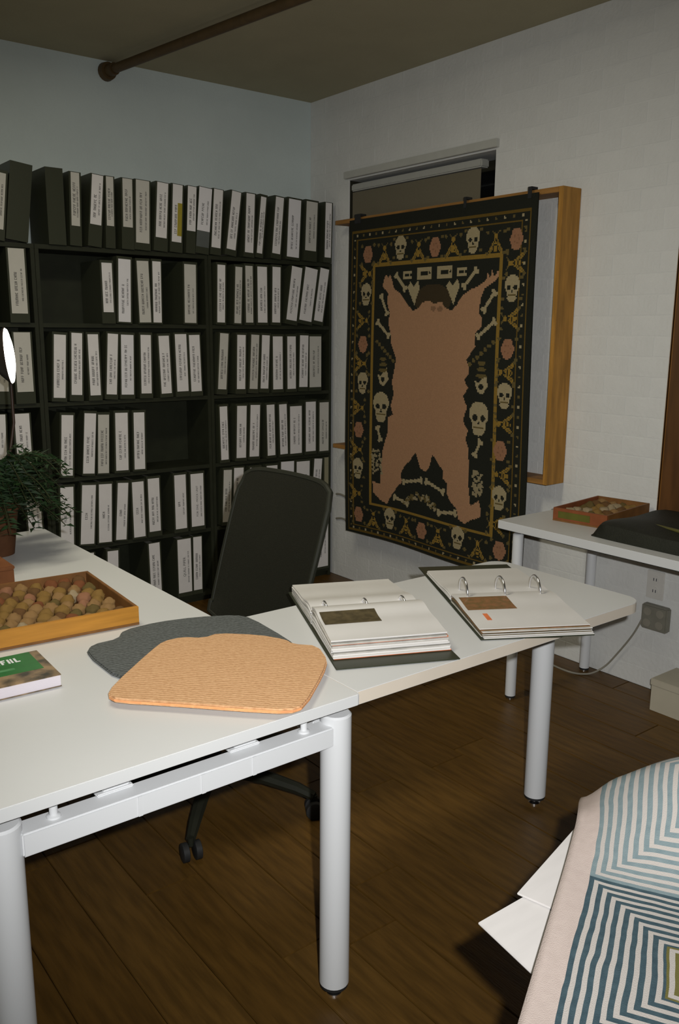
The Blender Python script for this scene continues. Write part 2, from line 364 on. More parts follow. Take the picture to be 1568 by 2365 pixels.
# ------------------------------------------------------------------ binders standing on the shelves
# each: label quad in photo pixels (top-left x, top-right x, top y, bottom-left x, bottom-right x, bottom y), material key
W_, G_, B_, T_ = 'label_white', 'label_grey', 'label_bright', 'label_tan'
ROWS = [
 [(-14, 14, 400, -20, 8, 530, G_), (162, 184, 398, 167, 184, 522, G_), (213, 239, 400, 209, 234, 520, W_), (245, 261, 402, 247, 264, 522, G_), (283, 305, 408, 285, 307, 525, G_),
  (314, 345, 413, 315, 345, 562, G_), (364, 389, 416, 360, 385, 550, W_), (400, 422, 424, 397, 419, 560, W_), (435, 454, 425, 432, 452, 534, W_), (461, 491, 428, 456, 484, 535, B_),
  (495, 516, 433, 489, 509, 573, W_), (537, 558, 440, 524, 544, 578, W_), (570, 589, 448, 566, 585, 584, W_), (604, 615, 456, 593, 606, 586, W_), (638, 656, 457, 629, 647, 587, W_),
  (669, 695, 462, 662, 691, 595, B_), (709, 734, 467, 705, 730, 580, G_), (753, 767, 466, 750, 764, 595, W_)],
 [(-60, -22, 560, -54, -16, 722, G_), (20, 55, 567, 27, 66, 724, G_), (236, 258, 607, 239, 264, 721, W_), (274, 301, 600, 274, 303, 745, B_), (315, 343, 603, 324, 349, 745, G_), (352, 371, 604, 355, 374, 745, W_),
  (427, 451, 611, 426, 455, 746, G_), (503, 520, 612, 502, 520, 745, W_), (545, 559, 617, 541, 558, 747, G_), (566, 583, 614, 569, 585, 745, G_), (595, 616, 616, 596, 618, 745, W_), (630, 648, 617, 629, 647, 745, W_),
  (675, 699, 619, 662, 685, 742, W_), (707, 736, 622, 693, 720, 744, W_), (742, 761, 623, 726, 746, 744, W_)],
 [(-20, 16, 752, -14, 20, 905, G_), (28, 69, 755, 42, 77, 905, G_), (125, 152, 774, 124, 152, 920, W_), (165, 190, 770, 166, 190, 913, W_), (202, 229, 772, 211, 232, 913, W_), (249, 273, 772, 247, 270, 912, W_), (279, 309, 774, 282, 309, 912, B_),
  (325, 348, 774, 327, 351, 909, W_), (366, 390, 776, 374, 397, 909, W_), (404, 430, 772, 410, 436, 904, W_), (436, 461, 774, 443, 466, 904, W_), (509, 528, 771, 504, 523, 900, G_), (548, 568, 774, 548, 566, 899, W_),
  (581, 599, 774, 577, 595, 899, G_), (605, 624, 775, 603, 619, 898, W_), (630, 653, 777, 632, 653, 899, W_), (663, 683, 777, 665, 683, 898, W_), (693, 713, 775, 692, 710, 894, W_), (716, 742, 777, 715, 742, 894, G_)],
 [(-24, 12, 938, -18, 16, 1062, W_), (33, 65, 935, 40, 76, 1070, W_), (142, 170, 960, 142, 168, 1100, W_), (195, 223, 956, 193, 218, 1095, W_), (227, 252, 959, 227, 252, 1094, G_), (266, 295, 954, 269, 297, 1087, W_), (309, 333, 953, 311, 336, 1084, W_),
  (507, 525, 939, 512, 528, 1062, W_), (548, 570, 938, 547, 568, 1058, W_), (579, 601, 936, 577, 598, 1055, W_), (616, 634, 935, 619, 636, 1052, W_), (645, 662, 934, 648, 665, 1049, W_), (671, 698, 938, 671, 697, 1047, W_),
  (706, 729, 928, 707, 729, 1042, W_), (742, 762, 929, 741, 762, 1041, G_)],
 [(58, 89, 1112, 68, 101, 1245, W_), (140, 169, 1126, 141, 172, 1264, W_), (190, 222, 1122, 187, 218, 1258, W_), (228, 259, 1121, 230, 258, 1255, W_), (272, 297, 1117, 269, 292, 1248, W_), (303, 331, 1113, 311, 336, 1240, W_), (341, 369, 1105, 347, 371, 1227, W_),
  (401, 428, 1097, 407, 432, 1221, W_), (440, 470, 1094, 444, 472, 1215, W_), (517, 536, 1086, 515, 533, 1206, G_), (541, 563, 1081, 539, 560, 1202, W_), (578, 602, 1080, 578, 601, 1200, W_), (616, 641, 1076, 616, 640, 1196, W_), (650, 679, 1067, 648, 678, 1192, B_),
  (686, 716, 1071, 685, 714, 1190, W_), (729, 746, 1068, 721, 739, 1188, W_), (751, 760, 1062, 751, 760, 1185, T_)],
 [(192, 217, 1277, 194, 219, 1400, W_), (249, 273, 1273, 250, 275, 1395, W_), (343, 369, 1253, 351, 374, 1380, W_), (411, 442, 1245, 414, 444, 1368, W_), (446, 466, 1240, 449, 467, 1362, W_), (735, 761, 1190, 735, 761, 1308, W_)],
]
def glyph_line(mb, x, z0, z1, hgt, rnd, dens=1.0):
    """a line of small letter-like strokes, reading upwards"""
    z = z0; up = hgt*0.62; st = hgt*0.17
    word = rnd.randint(3, 8); k = 0
    while z < z1-up:
        if k == word:
            z += up*0.8; k = 0; word = rnd.randint(2, 8); continue
        xl, xr = x-hgt/2, x+hgt/2
        def q(a, b, c, d): mb.add([(a, -0.0016, c), (b, -0.0016, c), (b, -0.0016, d), (a, -0.0016, d)], [(0, 1, 2, 3)])
        q(xl, xr, z, z+st)
        pat = rnd.randrange(5)
        if pat in (0, 1, 3): q(xl, xr, z+up-st*1.5, z+up-st*.5)
        if pat in (0, 2, 4): q(xl, xl+st, z+st, z+up-st)
        if pat in (1, 4): q((xl+xr)/2-st/2, (xl+xr)/2+st/2, z+st, z+up-st)
        if pat in (2, 3): q(xr-st, xr, z+st, z+up-st)
        z += up*1.12; k += 1
def text_mesh(body, size):
    cu = bpy.data.curves.new('txt', 'FONT'); cu.body = body; cu.size = size; cu.align_x = 'CENTER'; cu.align_y = 'CENTER'; cu.resolution_u = 2
    o = bpy.data.objects.new('txt', cu); col.objects.link(o)
    bpy.context.view_layer.update()
    me = bpy.data.meshes.new_from_object(o.evaluated_get(bpy.context.evaluated_depsgraph_get()))
    bpy.data.objects.remove(o); me.materials.clear(); me.materials.append(M['ink']); return me
ROWN = ['on top of', 'top shelf of', 'second shelf of', 'third shelf of', 'fourth shelf of', 'bottom shelf of']
READ = {(5, 3): 'QUILL PIPER', (4, 8): 'FOR ONE - MOCK UNIT'}
rnd = random.Random(3)
for r, row in enumerate(ROWS):
    zs = BZ[r] + 0.0008
    items = []
    for q in row:
        a, b, c, d = at_y(q[0], q[2], FY-.002), at_y(q[1], q[2], FY-.002), at_y(q[3], q[5], FY-.002), at_y(q[4], q[5], FY-.002)
        xt, xb = (a.x+b.x)/2, (c.x+d.x)/2; zt, zb = (a.z+b.z)/2, (c.z+d.z)/2
        th = math.atan2(xt-xb, zt-zb); lw = ((b.x-a.x)+(d.x-c.x))/2; lh = math.hypot(xt-xb, zt-zb)
        if abs(th) < 0.012: th = 0.0
        off = max(0.007, zb-zs); base = xb - off*math.tan(th)
        items.append([base, th, lw, lh, off, q[6]])
    # widths: keep neighbours apart at mid height
    mid = [i[0]+0.16*math.tan(i[1]) for i in items]
    for i, it in enumerate(items):
        half = it[2]/2+0.008
        for j in (i-1, i+1):
            if 0 <= j < len(items):
                g0 = abs(items[j][0]-it[0]); g1 = abs(items[j][0]+.31*math.tan(items[j][1])-it[0]-.31*math.tan(it[1]))
                g = min(g0, g1); spare = g - it[2]/2 - items[j][2]/2
                half = min(half, it[2]/2+spare/2-.0006 if spare > 0 else g*it[2]/(it[2]+items[j][2])-.0006)
        it.append(half)
    for it in items:                      # keep every binder between its side panels
        ux = UNITS[0] if it[0] < 1.373 else (UNITS[1] if it[0] < 2.253 else UNITS[2])
        it.append(ux[0])
        if r > 0:
            lo, hi = ux[1]+0.0205+it[6], ux[2]-0.0205-it[6]
            top_x = it[0]+0.31*math.tan(it[1])
            if min(it[0], top_x) < lo: it[0] += lo-min(it[0], top_x)
            if max(it[0], top_x) > hi: it[0] -= max(it[0], top_x)-hi
    for i in range(len(items)-2, -1, -1):  # and push neighbours clear of each other
        a, b = items[i], items[i+1]
        gap = min(b[0]-a[0], b[0]-a[0]+.31*(math.tan(b[1])-math.tan(a[1]))) - (a[6]+b[6])/math.cos(max(abs(a[1]), abs(b[1]))) - .0012
        if gap < 0: a[0] += gap
    cnt = {}
    for i, (base, th, lw, lh, off, key, half, un) in enumerate(items):
        cnt[un] = cnt.get(un, 0)+1
        H = min(max(off+lh+0.012, 0.29), 0.322)
        if r > 0:
            H = min(H, (BZ[r-1]-.02-BZ[r]-.004-2*half*abs(math.sin(th)))/math.cos(th))
        lh = min(lh, H-off-0.003)
        lean = ' leaning' if abs(th) > 0.045 else ''
        lab = 'black%s binder, %s spine label, %s from left, %s %s bookcase' % (lean, {'label_white': 'white', 'label_grey': 'greyish', 'label_bright': 'glossy', 'label_tan': 'tan'}[key], ORD[cnt[un]-1], ROWN[r], un)
        t = thing('ring_binder', lab, 'binder', (base, FY, zs + half*abs(math.sin(th))), 0, 'binders standing in the bookcases')
        t.rotation_euler = (0, th, 0)
        D = 0.235
        c = MB().box(-half, half, 0, 0.004, 0, H).box(-half, -half+.003, 0.004, D, 0, H).box(half-.003, half, 0.004, D, 0, H)
        c.build('cover', M['binder'], t)
        MB().box(-half+.0045, half-.0045, 0.025, D-.012, 0.012, H-.022).build('page_block', M['paper'], t)
        hl = min(lw/2, half-.0006)
        l = MB().box(-hl, hl, -0.0012, 0.0, off, off+lh).build('spine_label', M[key], t)
        if key != 'label_tan':
            if (r, i) in READ:
                me = text_mesh(READ[(r, i)], 0.02 if r == 5 else 0.0155); me.name = 'label_lettering'
                o = link('label_lettering', me, l); o.rotation_euler = (math.radians(90), math.radians(-90), 0)
                o.location = (-hl*0.05, -0.0017, off+lh*0.48)
                mb = MB(); glyph_line(mb, hl*0.55, off+lh*.18, off+lh*.78, 0.007, rnd)
                mb.build('label_lettering', M['ink'], l)
            else:
                mb = MB(); s0 = rnd.uniform(.12, .22); s1 = rnd.uniform(.62, .86)
                if r == 4 and i in (1, 2, 3, 4, 5, 7): s0, s1 = .42, .55
                glyph_line(mb, -hl*0.28, off+lh*s0, off+lh*s1, min(0.012, hl*0.62), rnd)
                glyph_line(mb, hl*0.48, off+lh*rnd.uniform(.15, .3), off+lh*rnd.uniform(.6, .85), min(0.0075, hl*0.4), rnd)
                mb.build('label_lettering', M['ink'], l)
        if r == 0 and i == 9:
            MB().box(-hl, hl, -0.0010, 0.0, off-.078, off-.001).build('clear_sleeve', M['sleeve'], t)
        if r == 0 and i == 7:
            MB().box(0.002, hl, -0.0022, -0.0013, off+0.03, off+0.185).build('yellow_sticker', M['sticker'], l)
# plain binders without labels on top of the bookcases
for xb_, th_b, hw, lab in ((1.478, 0.0, .040, 'plain black binder with no label at left end of middle bookcase top'), (1.296, .125, .048, 'plain black binder with no label leaning on top of left bookcase')):
    t = thing('ring_binder', lab, 'binder', (xb_, FY, BZ[0]+.001+hw*math.sin(th_b)), 0, 'binders standing in the bookcases')
    t.rotation_euler = (0, th_b, 0)
    MB().box(-hw, hw, 0, .004, 0, .33).box(-hw, -hw+.003, .004, .235, 0, .33).box(hw-.003, hw, .004, .235, 0, .33).build('cover', M['binder'], t)
    MB().box(-hw+.005, hw-.005, .025, .223, .012, .305).build('page_block', M['paper'], t)

# ------------------------------------------------------------------ wooden frame and tapestry on the right wall
FX = 2.962
fr = thing('tapestry_hanger', 'open pine board frame fixed to the white wall behind the tapestry', 'frame', (WX, 3.1, 0.8))
MB().box(FX-WX, -0.001, 2.338-3.1, 2.360-3.1, 0.0, 1.232).build('side_board', M['pine'], fr, bevel=.001)
MB().box(FX-WX, -0.001, 2.360-3.1, 3.85-3.1, 1.210, 1.232).build('rail_board', M['pine_h'], fr, bevel=.001)
MB().box(FX-WX, -0.001, 2.360-3.1, 3.86-3.1, 0.0, 0.022).build('rail_board', M['pine_h'], fr, bevel=.001)

TY0, TY1, TZ0, TZ1 = 3.706, 2.452, 0.345, 2.018     # left y, right y, bottom, top
NXT, NYT = 200, 264
img = np.zeros((NYT, NXT, 3)); GROUND = (0.016, 0.017, 0.012); img[:] = GROUND
SKIN, GOLD, BONE, BEE, ROSE, DIM = (0.36, 0.20, 0.11), (0.23, 0.14, 0.026), (0.33, 0.27, 0.155), (0.245, 0.15, 0.028), (0.29, 0.145, 0.08), (0.115, 0.085, 0.03)
TX = FX-0.006
def ab(u, v):
    p = at_x(u, v, TX); return ((TY0-p.y)/(TY0-TY1)*NXT, (TZ1-p.z)/(TZ1-TZ0)*NYT)
gx, gy = np.meshgrid(np.arange(NXT)+.5, np.arange(NYT)+.5)
def poly_mask(pts):
    m = np.zeros(gx.shape, bool); n = len(pts)
    for i in range(n):
        x0, y0 = pts[i]; x1, y1 = pts[(i+1) % n]
        if y0 == y1: continue
        c = ((gy >= min(y0, y1)) & (gy < max(y0, y1)))
        xi = x0 + (gy-y0)*(x1-x0)/(y1-y0); m ^= c & (gx < xi)
    return m
def ell(cx, cy, rx, ry): return ((gx-cx)/rx)**2+((gy-cy)/ry)**2 < 1
def seg(a, b, w):
    ax, ay = a; bx, by = b; dx, dy = bx-ax, by-ay; L2 = dx*dx+dy*dy+1e-9
    t = np.clip(((gx-ax)*dx+(gy-ay)*dy)/L2, 0, 1); return np.hypot(gx-ax-t*dx, gy-ay-t*dy) < w
def paint(m, c): img[m] = c
def zz(z, ox, oy, k): return (ox+z[0]*k, oy+z[1]*k)
def z4(x, y): return ab(800+x*.3189, 480+y*.3189)
def z5(x, y): return ab(800+x*.2934, 880+y*.2934)
skin = [(892,646),(897,634),(902,642),(906,634),(910,646),(915,668),(928,678),(950,710),(958,719),(972,710),(979,700),(988,695),(998,697),(1010,703),(1018,696),(1026,699),(1031,710),(1047,718),(1060,703),(1071,684),(1093,668),(1112,659),(1128,646),(1131,630),(1137,642),(1141,624),(1147,638),(1156,622),(1156,640),(1144,652),(1125,665),(1116,687),(1111,722),(1119,735),(1119,751),(1103,770),(1103,799),(1082,831),(1089,847),(1087,863),(1077,877),
 (1086,895),(1074,915),(1083,939),(1073,971),(1085,991),(1079,1012),(1085,1033),(1086,1068),(1085,1115),(1089,1165),(1108,1153),(1112,1173),(1111,1191),(1090,1198),(1076,1207),(1063,1197),(1058,1173),(1046,1159),(1035,1138),(1036,1115),(1026,1103),(1026,1085),(1016,1071),(1002,1050),(994,1080),(985,1090),(973,1082),(963,1047),(947,1068),(936,1080),(928,1097),(931,1115),(919,1129),(903,1153),(898,1166),(882,1156),(867,1138),(866,1112),(882,1120),(885,1085),(888,1044),(900,997),(901,965),(911,959),(906,939),(913,912),(909,886),
 (910,879),(916,847),(918,828),(907,792),(907,777),(902,745),(905,725),(899,697),(902,678),(889,662)]
c = ab(1003, 700); paint(ell(c[0], c[1]-2, 20, 12), (.045, .032, .016))
paint(poly_mask([ab(*p) for p in skin]), SKIN)
def dark_ell(cx, cy, rx, ry): paint(ell(cx, cy, rx, ry), tuple(c*.62 for c in SKIN))
for p in ((640, 730), (690, 735)): c = z4(*p); dark_ell(c[0], c[1], 3, 2)
def bone(a, b, w=1.6, c=BONE):
    paint(seg(a, b, w), c)
    for (p, q) in ((a, b), (b, a)):
        dx, dy = q[0]-p[0], q[1]-p[1]; L = math.hypot(dx, dy)+1e-6; nx, ny = -dy/L, dx/L
        for s in (-1, 1): paint(ell(p[0]+nx*s*w*1.1, p[1]+ny*s*w*1.1, w*1.25, w*1.25), c)
def skull(cx, cy, h, c=BONE):
    w = h*.37
    paint(ell(cx, cy-h*.14, w, h*.36), c)
    paint((abs(gx-cx) < w*.72) & (gy > cy) & (gy < cy+h*.30), c)
    paint(ell(cx, cy+h*.36, w*.62, h*.14), c)
    for s in (-1, 1): paint(ell(cx+s*w*.42, cy-h*.02, w*.27, h*.095), GROUND)
    paint(poly_mask([(cx, cy+h*.06), (cx-w*.18, cy+h*.17), (cx+w*.18, cy+h*.17)]), GROUND)
    paint((abs(gx-cx) < w*.55) & (abs(gy-(cy+h*.255)) < max(.55, h*.02)), DIM)
def bee(cx, cy, h, ang=0):
    ca, sa = math.cos(ang), math.sin(ang)
    R = lambda x, y: (cx+(x*ca-y*sa)*h, cy+(x*sa+y*ca)*h)
    for s in (-1, 1):
        paint(poly_mask([R(s*.03, -.2), R(s*.40, .34), R(s*.30, .44), R(s*.16, .30), R(s*.10, .05)]), BEE); paint(seg(R(s*.08, 0), R(s*.30, .36), max(.35, h*.018)), DIM)
        paint(seg(R(s*.02, -.3), R(s*.22, -.46), h*.03), DIM)
    paint(ell(*R(0, .1), h*.12, h*.12) | ell(*R(0, .26), h*.1, h*.1), BEE); paint(ell(*R(0, -.26), h*.11, h*.11), BEE)
    for s in (-.08, .12): paint(seg(R(-.07, .18+s), R(.07, .18+s), max(.4, h*.02)), GROUND)
def rose(cx, cy, h):
    paint(ell(cx, cy, h*.36, h*.46), ROSE)
    for k in range(6):
        a = k*math.pi/3; paint(ell(cx+h*.27*math.cos(a), cy+h*.33*math.sin(a), h*.14, h*.16), ROSE)
    dk = tuple(c*.72 for c in ROSE)
    for k in range(5):
        a = k*1.3; paint(ell(cx+h*.16*math.cos(a), cy+h*.2*math.sin(a), h*.045, h*.05), dk)
def leaf(cx, cy): paint(ell(cx, cy, 1.6, 1.3), DIM)
top = [('r', 170, 340), ('b', 290, 335), ('s', 405, 290), ('b', 535, 310), ('r', 655, 285), ('b', 785, 275), ('s', 930, 235), ('b', 1095, 250), ('r', 1245, 225)]
rightc = [('x', 1195, 607), ('s', 1187, 665), ('x', 1182, 735), ('r', 1176, 805), ('x', 1171, 859), ('s', 1168, 912), ('x', 1165, 977), ('r', 1156, 1038), ('x', 1158, 1094), ('s', 1152, 1147), ('x', 1143, 1208), ('r', 1152, 1267)]
leftc = [('x', 851, 633), ('s', 851, 681), ('x', 845, 741), ('r', 845, 796), ('x', 841, 840), ('s', 845, 885), ('x', 837, 942), ('r', 837, 993), ('x', 832, 1038), ('s', 834, 1082), ('x', 829, 1138), ('r', 834, 1188)]
bot = [('b', 866, 1200), ('s', 903, 1200), ('b', 941, 1217), ('r', 977, 1226), ('b', 1016, 1238), ('s', 1061, 1239), ('b', 1105, 1264)]
allm = [(k, *z4(a, b)) for k, a, b in top] + [(k, *ab(a, b)) for k, a, b in rightc+leftc+bot]
BORDER = (np.mean([ab(a, b)[0] for _, a, b in leftc]), np.mean([ab(a, b)[0] for _, a, b in rightc]), np.mean([z4(a, b)[1] for _, a, b in top]), np.mean([ab(a, b)[1] for _, a, b in bot]))
# gold frame lines
cs = [ab(876, 612), ab(1171, 588), ab(1126, 1229), ab(854, 1165)]
x0, x1 = (cs[0][0]+cs[3][0])/2, (cs[1][0]+cs[2][0])/2; y0, y1 = (cs[0][1]+cs[1][1])/2, (cs[2][1]+cs[3][1])/2
def frame_line(xa, xb, ya, yb, w, c):
    m = (gx > xa-w) & (gx < xb+w) & (gy > ya-w) & (gy < yb+w) & ~((gx > xa+w) & (gx < xb-w) & (gy > ya+w) & (gy < yb-w)); paint(m, c)
frame_line(x0, x1, y0, y1, 1.15, GOLD)
LC, RC, TC, BC = BORDER                  # motif centre lines: left, right, top, bottom
ixa, ixb, iya, iyb = LC-8.6, RC+9.2, TC-11.5, BC+10.5
oxa, oxb, oya, oyb = max(2.2, ixa-6.5), ixb+6.5, iya-6.5, min(NYT-3, iyb+6.5)
DG = tuple(c*.5 for c in GOLD)
frame_line(oxa, oxb, oya, oyb, .55, DG); frame_line(ixa, ixb, iya, iyb, .55, DG)
for k in range(36):
    if k <= 22:
        for yy in ((oya+iya)/2, (oyb+iyb)/2): paint(ell(ixa+(ixb-ixa)*k/22, yy, 1.0, 1.0), (BONE if k % 2 == 0 else DIM))
    for xx in ((oxa+ixa)/2, (oxb+ixb)/2): paint(ell(xx, iya+(iyb-iya)*k/35, 1.0, 1.0), (BONE if k % 2 == 0 else DIM))
# border motifs
for k, cx, cy in allm:
    for dx, dy in ((-7, -7), (7, -7), (-7, 7), (7, 7)): leaf(cx+dx*1.1, cy+dy)
for k, cx, cy in allm:
    if k == 's': skull(cx, cy, 18)
    elif k == 'r': rose(cx, cy, 15)
    elif k == 'b': bee(cx, cy, 17)
    else: bee(cx, cy, 17, math.pi/2 if cx < NXT/2 else -math.pi/2)
# bones inside
for a, b in (((375, 490), (440, 590)), ((955, 450), (865, 570)), ((270, 640), (310, 770)), ((1090, 610), (1010, 740)), ((245, 830), (320, 930)), ((1090, 820), (970, 930))):
    bone(z4(*a), z4(*b), 1.3)
for a, b in (((265, 370), (285, 470)), ((1065, 470), (1020, 575)), ((460, 800), (600, 785)), ((640, 790), (775, 870)), ((390, 920), (490, 970)), ((740, 1030), (870, 1030))):
    bone(z5(*a), z5(*b), 1.3)
for a, b in (((240, 970), (350, 1110)), ((1080, 970), (910, 1130))):
    A, B = z4(*a), z4(*b)
    for k in range(7): t_ = k/6; paint(ell(A[0]+(B[0]-A[0])*t_, A[1]+(B[1]-A[1])*t_, 1.9, 1.5), DIM)
for c_ in ((500, 620), (785, 610)):
    c = z4(*c_); h = 9
    paint(poly_mask([(c[0]-h*.8, c[1]-h*.5), (c[0]-h*.45, c[1]-h*.95), (c[0], c[1]-h*.5), (c[0]+h*.5, c[1]-h*1.1), (c[0]+h*.75, c[1]-h*.4), (c[0]+h*.1, c[1]+h)]), BONE)
for c_, s in (((455, 490), .8), ((575, 475), 1.2), ((725, 465), 1.2), ((850, 465), .8)):
    c = z4(*c_); paint((abs(gx-c[0]) < 6.6*s) & (abs(gy-c[1]) < 3.6*s), BONE); paint((abs(gx-c[0]) < 3.2*s) & (abs(gy-c[1]) < 1.3*s), GROUND); paint(abs(gx-c[0]-5.2*s) + abs(gy-c[1]) < 1.3, GROUND)
for c_ in ((280, 1230), (990, 1270)):
    c = z4(*c_); h = 7.5
    paint(poly_mask([(c[0]-h*.9, c[1]-h*.3), (c[0]-h*.3, c[1]-h*.1), (c[0]+h*.6, c[1]-h), (c[0]+h*.9, c[1]+h*.2), (c[0]+h*.2, c[1]+h), (c[0]-h*.4, c[1]+h*.8)]), BONE)
    paint(ell(c[0], c[1]+h*.25, 2.4, 2.0), GROUND)
    for k in range(3): paint(ell(c[0], c[1]-h*.75-k*4.5, 5.2-k*.7, 1.5), DIM)
for c_, h in (((290, 210), 25), ((1055, 290), 25)): skull(*z5(*c_), h)
r2 = random.Random(11)
for c_, sy in (((258, 640), 95), ((1040, 790), 100)):
    for k in range(46):
        c = z5(c_[0]+r2.uniform(-36, 36), c_[1]+r2.uniform(-sy, sy)); paint(ell(c[0], c[1], 1.25, 1.1), tuple(v*.8 for v in BONE))
for k in range(60):
    t_ = r2.random(); x_ = 470+t_*250; y_ = 960-4*t_*(1-t_)*75+t_*50
    c = z5(x_+r2.uniform(-22, 22), y_+r2.uniform(-26, 26)); paint(ell(c[0], c[1], 1.3, 1.1), DIM if k % 2 else tuple(v*.8 for v in BONE))
# slight yarn variation
img *= (1+0.10*(np.random.RandomState(2).rand(NYT, NXT, 1)-.5))
verts, faces = [], []
for j in range(NYT+1):
    b = j/NYT
    for i in range(NXT+1):
        a = i/NXT
        y = TY0+(TY1-TY0)*a + 0.016*math.sin(b*3.0)*(1-a)*(0.6) - 0.012*a*smoothstep(.1, .9, b)
        wav = 0.006*math.sin(a*9+b*2.0)*smoothstep(.05, .5, b) + 0.004*math.sin(a*4-b*7)*b
        verts.append((TX-WX-0.004-wav-.004*b, y-3.1, TZ1-TZ0-(TZ1-TZ0)*b + 0.007*math.sin(a*5.2)*b - .012*(1-abs(2*a-1))*(0)))
for j in range(NYT):
    for i in range(NXT):
        k = j*(NXT+1)+i; faces.append((k, k+1, k+NXT+2, k+NXT+1))
me = bpy.data.meshes.new('tapestry'); me.from_pydata(verts, [], faces)
ca = me.color_attributes.new('knit', 'FLOAT_COLOR', 'CORNER')
cols = np.ones((NYT*NXT, 4, 4), np.float32); cols[:, :, :3] = img.reshape(-1, 1, 3)
ca.data.foreach_set('color', cols.ravel())
m = bpy.data.materials.new('knitted_tapestry'); m.use_nodes = True; nt = m.node_tree; b_ = nt.nodes['Principled BSDF']
b_.inputs['Roughness'].default_value = .9; b_.inputs['Specular IOR Level'].default_value = .15
at = nt.nodes.new('ShaderNodeVertexColor'); at.layer_name = 'knit'; nt.links.new(at.outputs['Color'], b_.inputs['Base Color'])
tc = nt.nodes.new('ShaderNodeTexCoord'); nz = nt.nodes.new('ShaderNodeTexNoise'); nz.inputs['Scale'].default_value = 260
bp = nt.nodes.new('ShaderNodeBump'); bp.inputs['Strength'].default_value = .35; bp.inputs['Distance'].default_value = .004
nt.links.new(tc.outputs['Object'], nz.inputs['Vector']); nt.links.new(nz.outputs['Fac'], bp.inputs['Height']); nt.links.new(bp.outputs['Normal'], b_.inputs['Normal'])
me.materials.append(m)
tp = link('tapestry', me); tp.location = (WX, 3.1, TZ0)
so = tp.modifiers.new('thickness', 'SOLIDIFY'); so.thickness = 0.006; so.offset = -1
tag(tp, 'dark knitted tapestry with pink skin figure, skulls and bees hung on frame', 'tapestry')
for u, v, w in ((828, 506, .05), (1076, 470, .018), (1226, 441, .022)):
    c = at_x(u, v, FX-.012)
    t = thing('hanging_clip', {828: 'wide black clip at left end of tapestry top rail', 1076: 'small black clip midway along tapestry top rail', 1226: 'black clip at right end of tapestry top rail'}[u], 'clip', (FX, c.y, 2.033), 0, 'clips holding the tapestry')
    MB().box(-.016, .02, -w/2, w/2, 0.0005, .012).box(-.019, -.0165, -w/2, w/2, -.035, .012).build('clip_body', M['rubber'], t, bevel=.001)

# ------------------------------------------------------------------ tables
TT = 0.73
def rounded_rect(x0, x1, y0, y1, r, corners=(1, 1, 1, 1), n=6):
    pts = []
    for (cx, cy, a0), on in zip(((x1-r, y1-r, 0), (x0+r, y1-r, 90), (x0+r, y0+r, 180), (x1-r, y0+r, 270)), corners):
        if on:
            for k in range(n+1):
                a = math.radians(a0+90*k/n); pts.append((cx+r*math.cos(a), cy+r*math.sin(a)))
        else:
            a = math.radians(a0+45); pts.append((cx+r*(1 if math.cos(a) > 0 else -1), cy+r*(1 if math.sin(a) > 0 else -1)))
    return pts
def round_leg(t, x, y, r, ztop, foot=0.03):
    l = MB().lathe([(r, foot), (r, ztop-.004), (r-.004, ztop)], (x, y, 0), 28).build('leg', M['white_metal'], t, smooth=True)
    MB().lathe([(r*.96, foot-.008), (r*.96, foot)], (x, y, 0), 24).build('foot_ring', M['rubber'], l, smooth=True)
    MB().lathe([(r*.55, 0), (r*.55, .004), (r*.25, .008), (r*.25, foot-.008)], (x, y, 0), 20).build('foot_glide', M['chrome'], l, smooth=True)
    return l
LX0, LX1, LY = 0.337, 1.018, 1.312
tb = thing('work_table', 'large white table in the foreground with round white legs and wooden tray', 'table', (0.66, 2.15, 0))
ox, oy = 0.66, 2.15
MB().prism([(x-ox, y-oy) for x, y in rounded_rect(0.285, 1.036, 1.254, 3.09, .006, n=2)], TT-.024, TT).build('tabletop', M['table_white'], tb, bevel=.0015)
for yy in (LY, 3.03):
    for xx in (LX0, LX1): round_leg(tb, xx-ox, yy-oy, .033, .674)
    s = -1 if yy == LY else 1
    bm_ = MB().box(LX0-ox+.025, LX1-ox-.025, yy-oy-.028, yy-oy+.018, .614, .656).build('beam', M['white_metal'], tb, bevel=.003)
    for xx in (LX0+.085, LX1-.085):
        MB().lathe([(.012, .656), (.012, .659), (.007, .661), (.007, TT-.026), (.012, TT-.024)], (xx-ox, yy-oy-.004, 0), 16).build('spacer_peg', M['white_metal'], bm_, smooth=True)
    for xx in (.535, .80):
        MB().box(xx-ox-.034, xx-ox+.034, yy-oy+.004, yy-oy+.03, .6565, .662).box(xx-ox-.022, xx-ox+.028, yy-oy+.008, yy-oy+.03, .662, TT-.0245).build('bracket', M['white_metal'], bm_, bevel=.002)
    for xx in (.565, .69, .80):
        MB().box(xx-ox-.004, xx-ox+.004, yy-oy-.0295, yy-oy-.0275, .616, .654).build('reflection_strip', M['white_metal'], bm_)  # raised strips shaped to stand in for faint reflections on the beam
for xx in (LX0+.02, LX1-.02):
    MB().box(xx-ox-.016, xx-ox+.016, LY-oy+.03, 3.0-oy, .614, .652).build('side_rail', M['white_metal'], tb, bevel=.003)

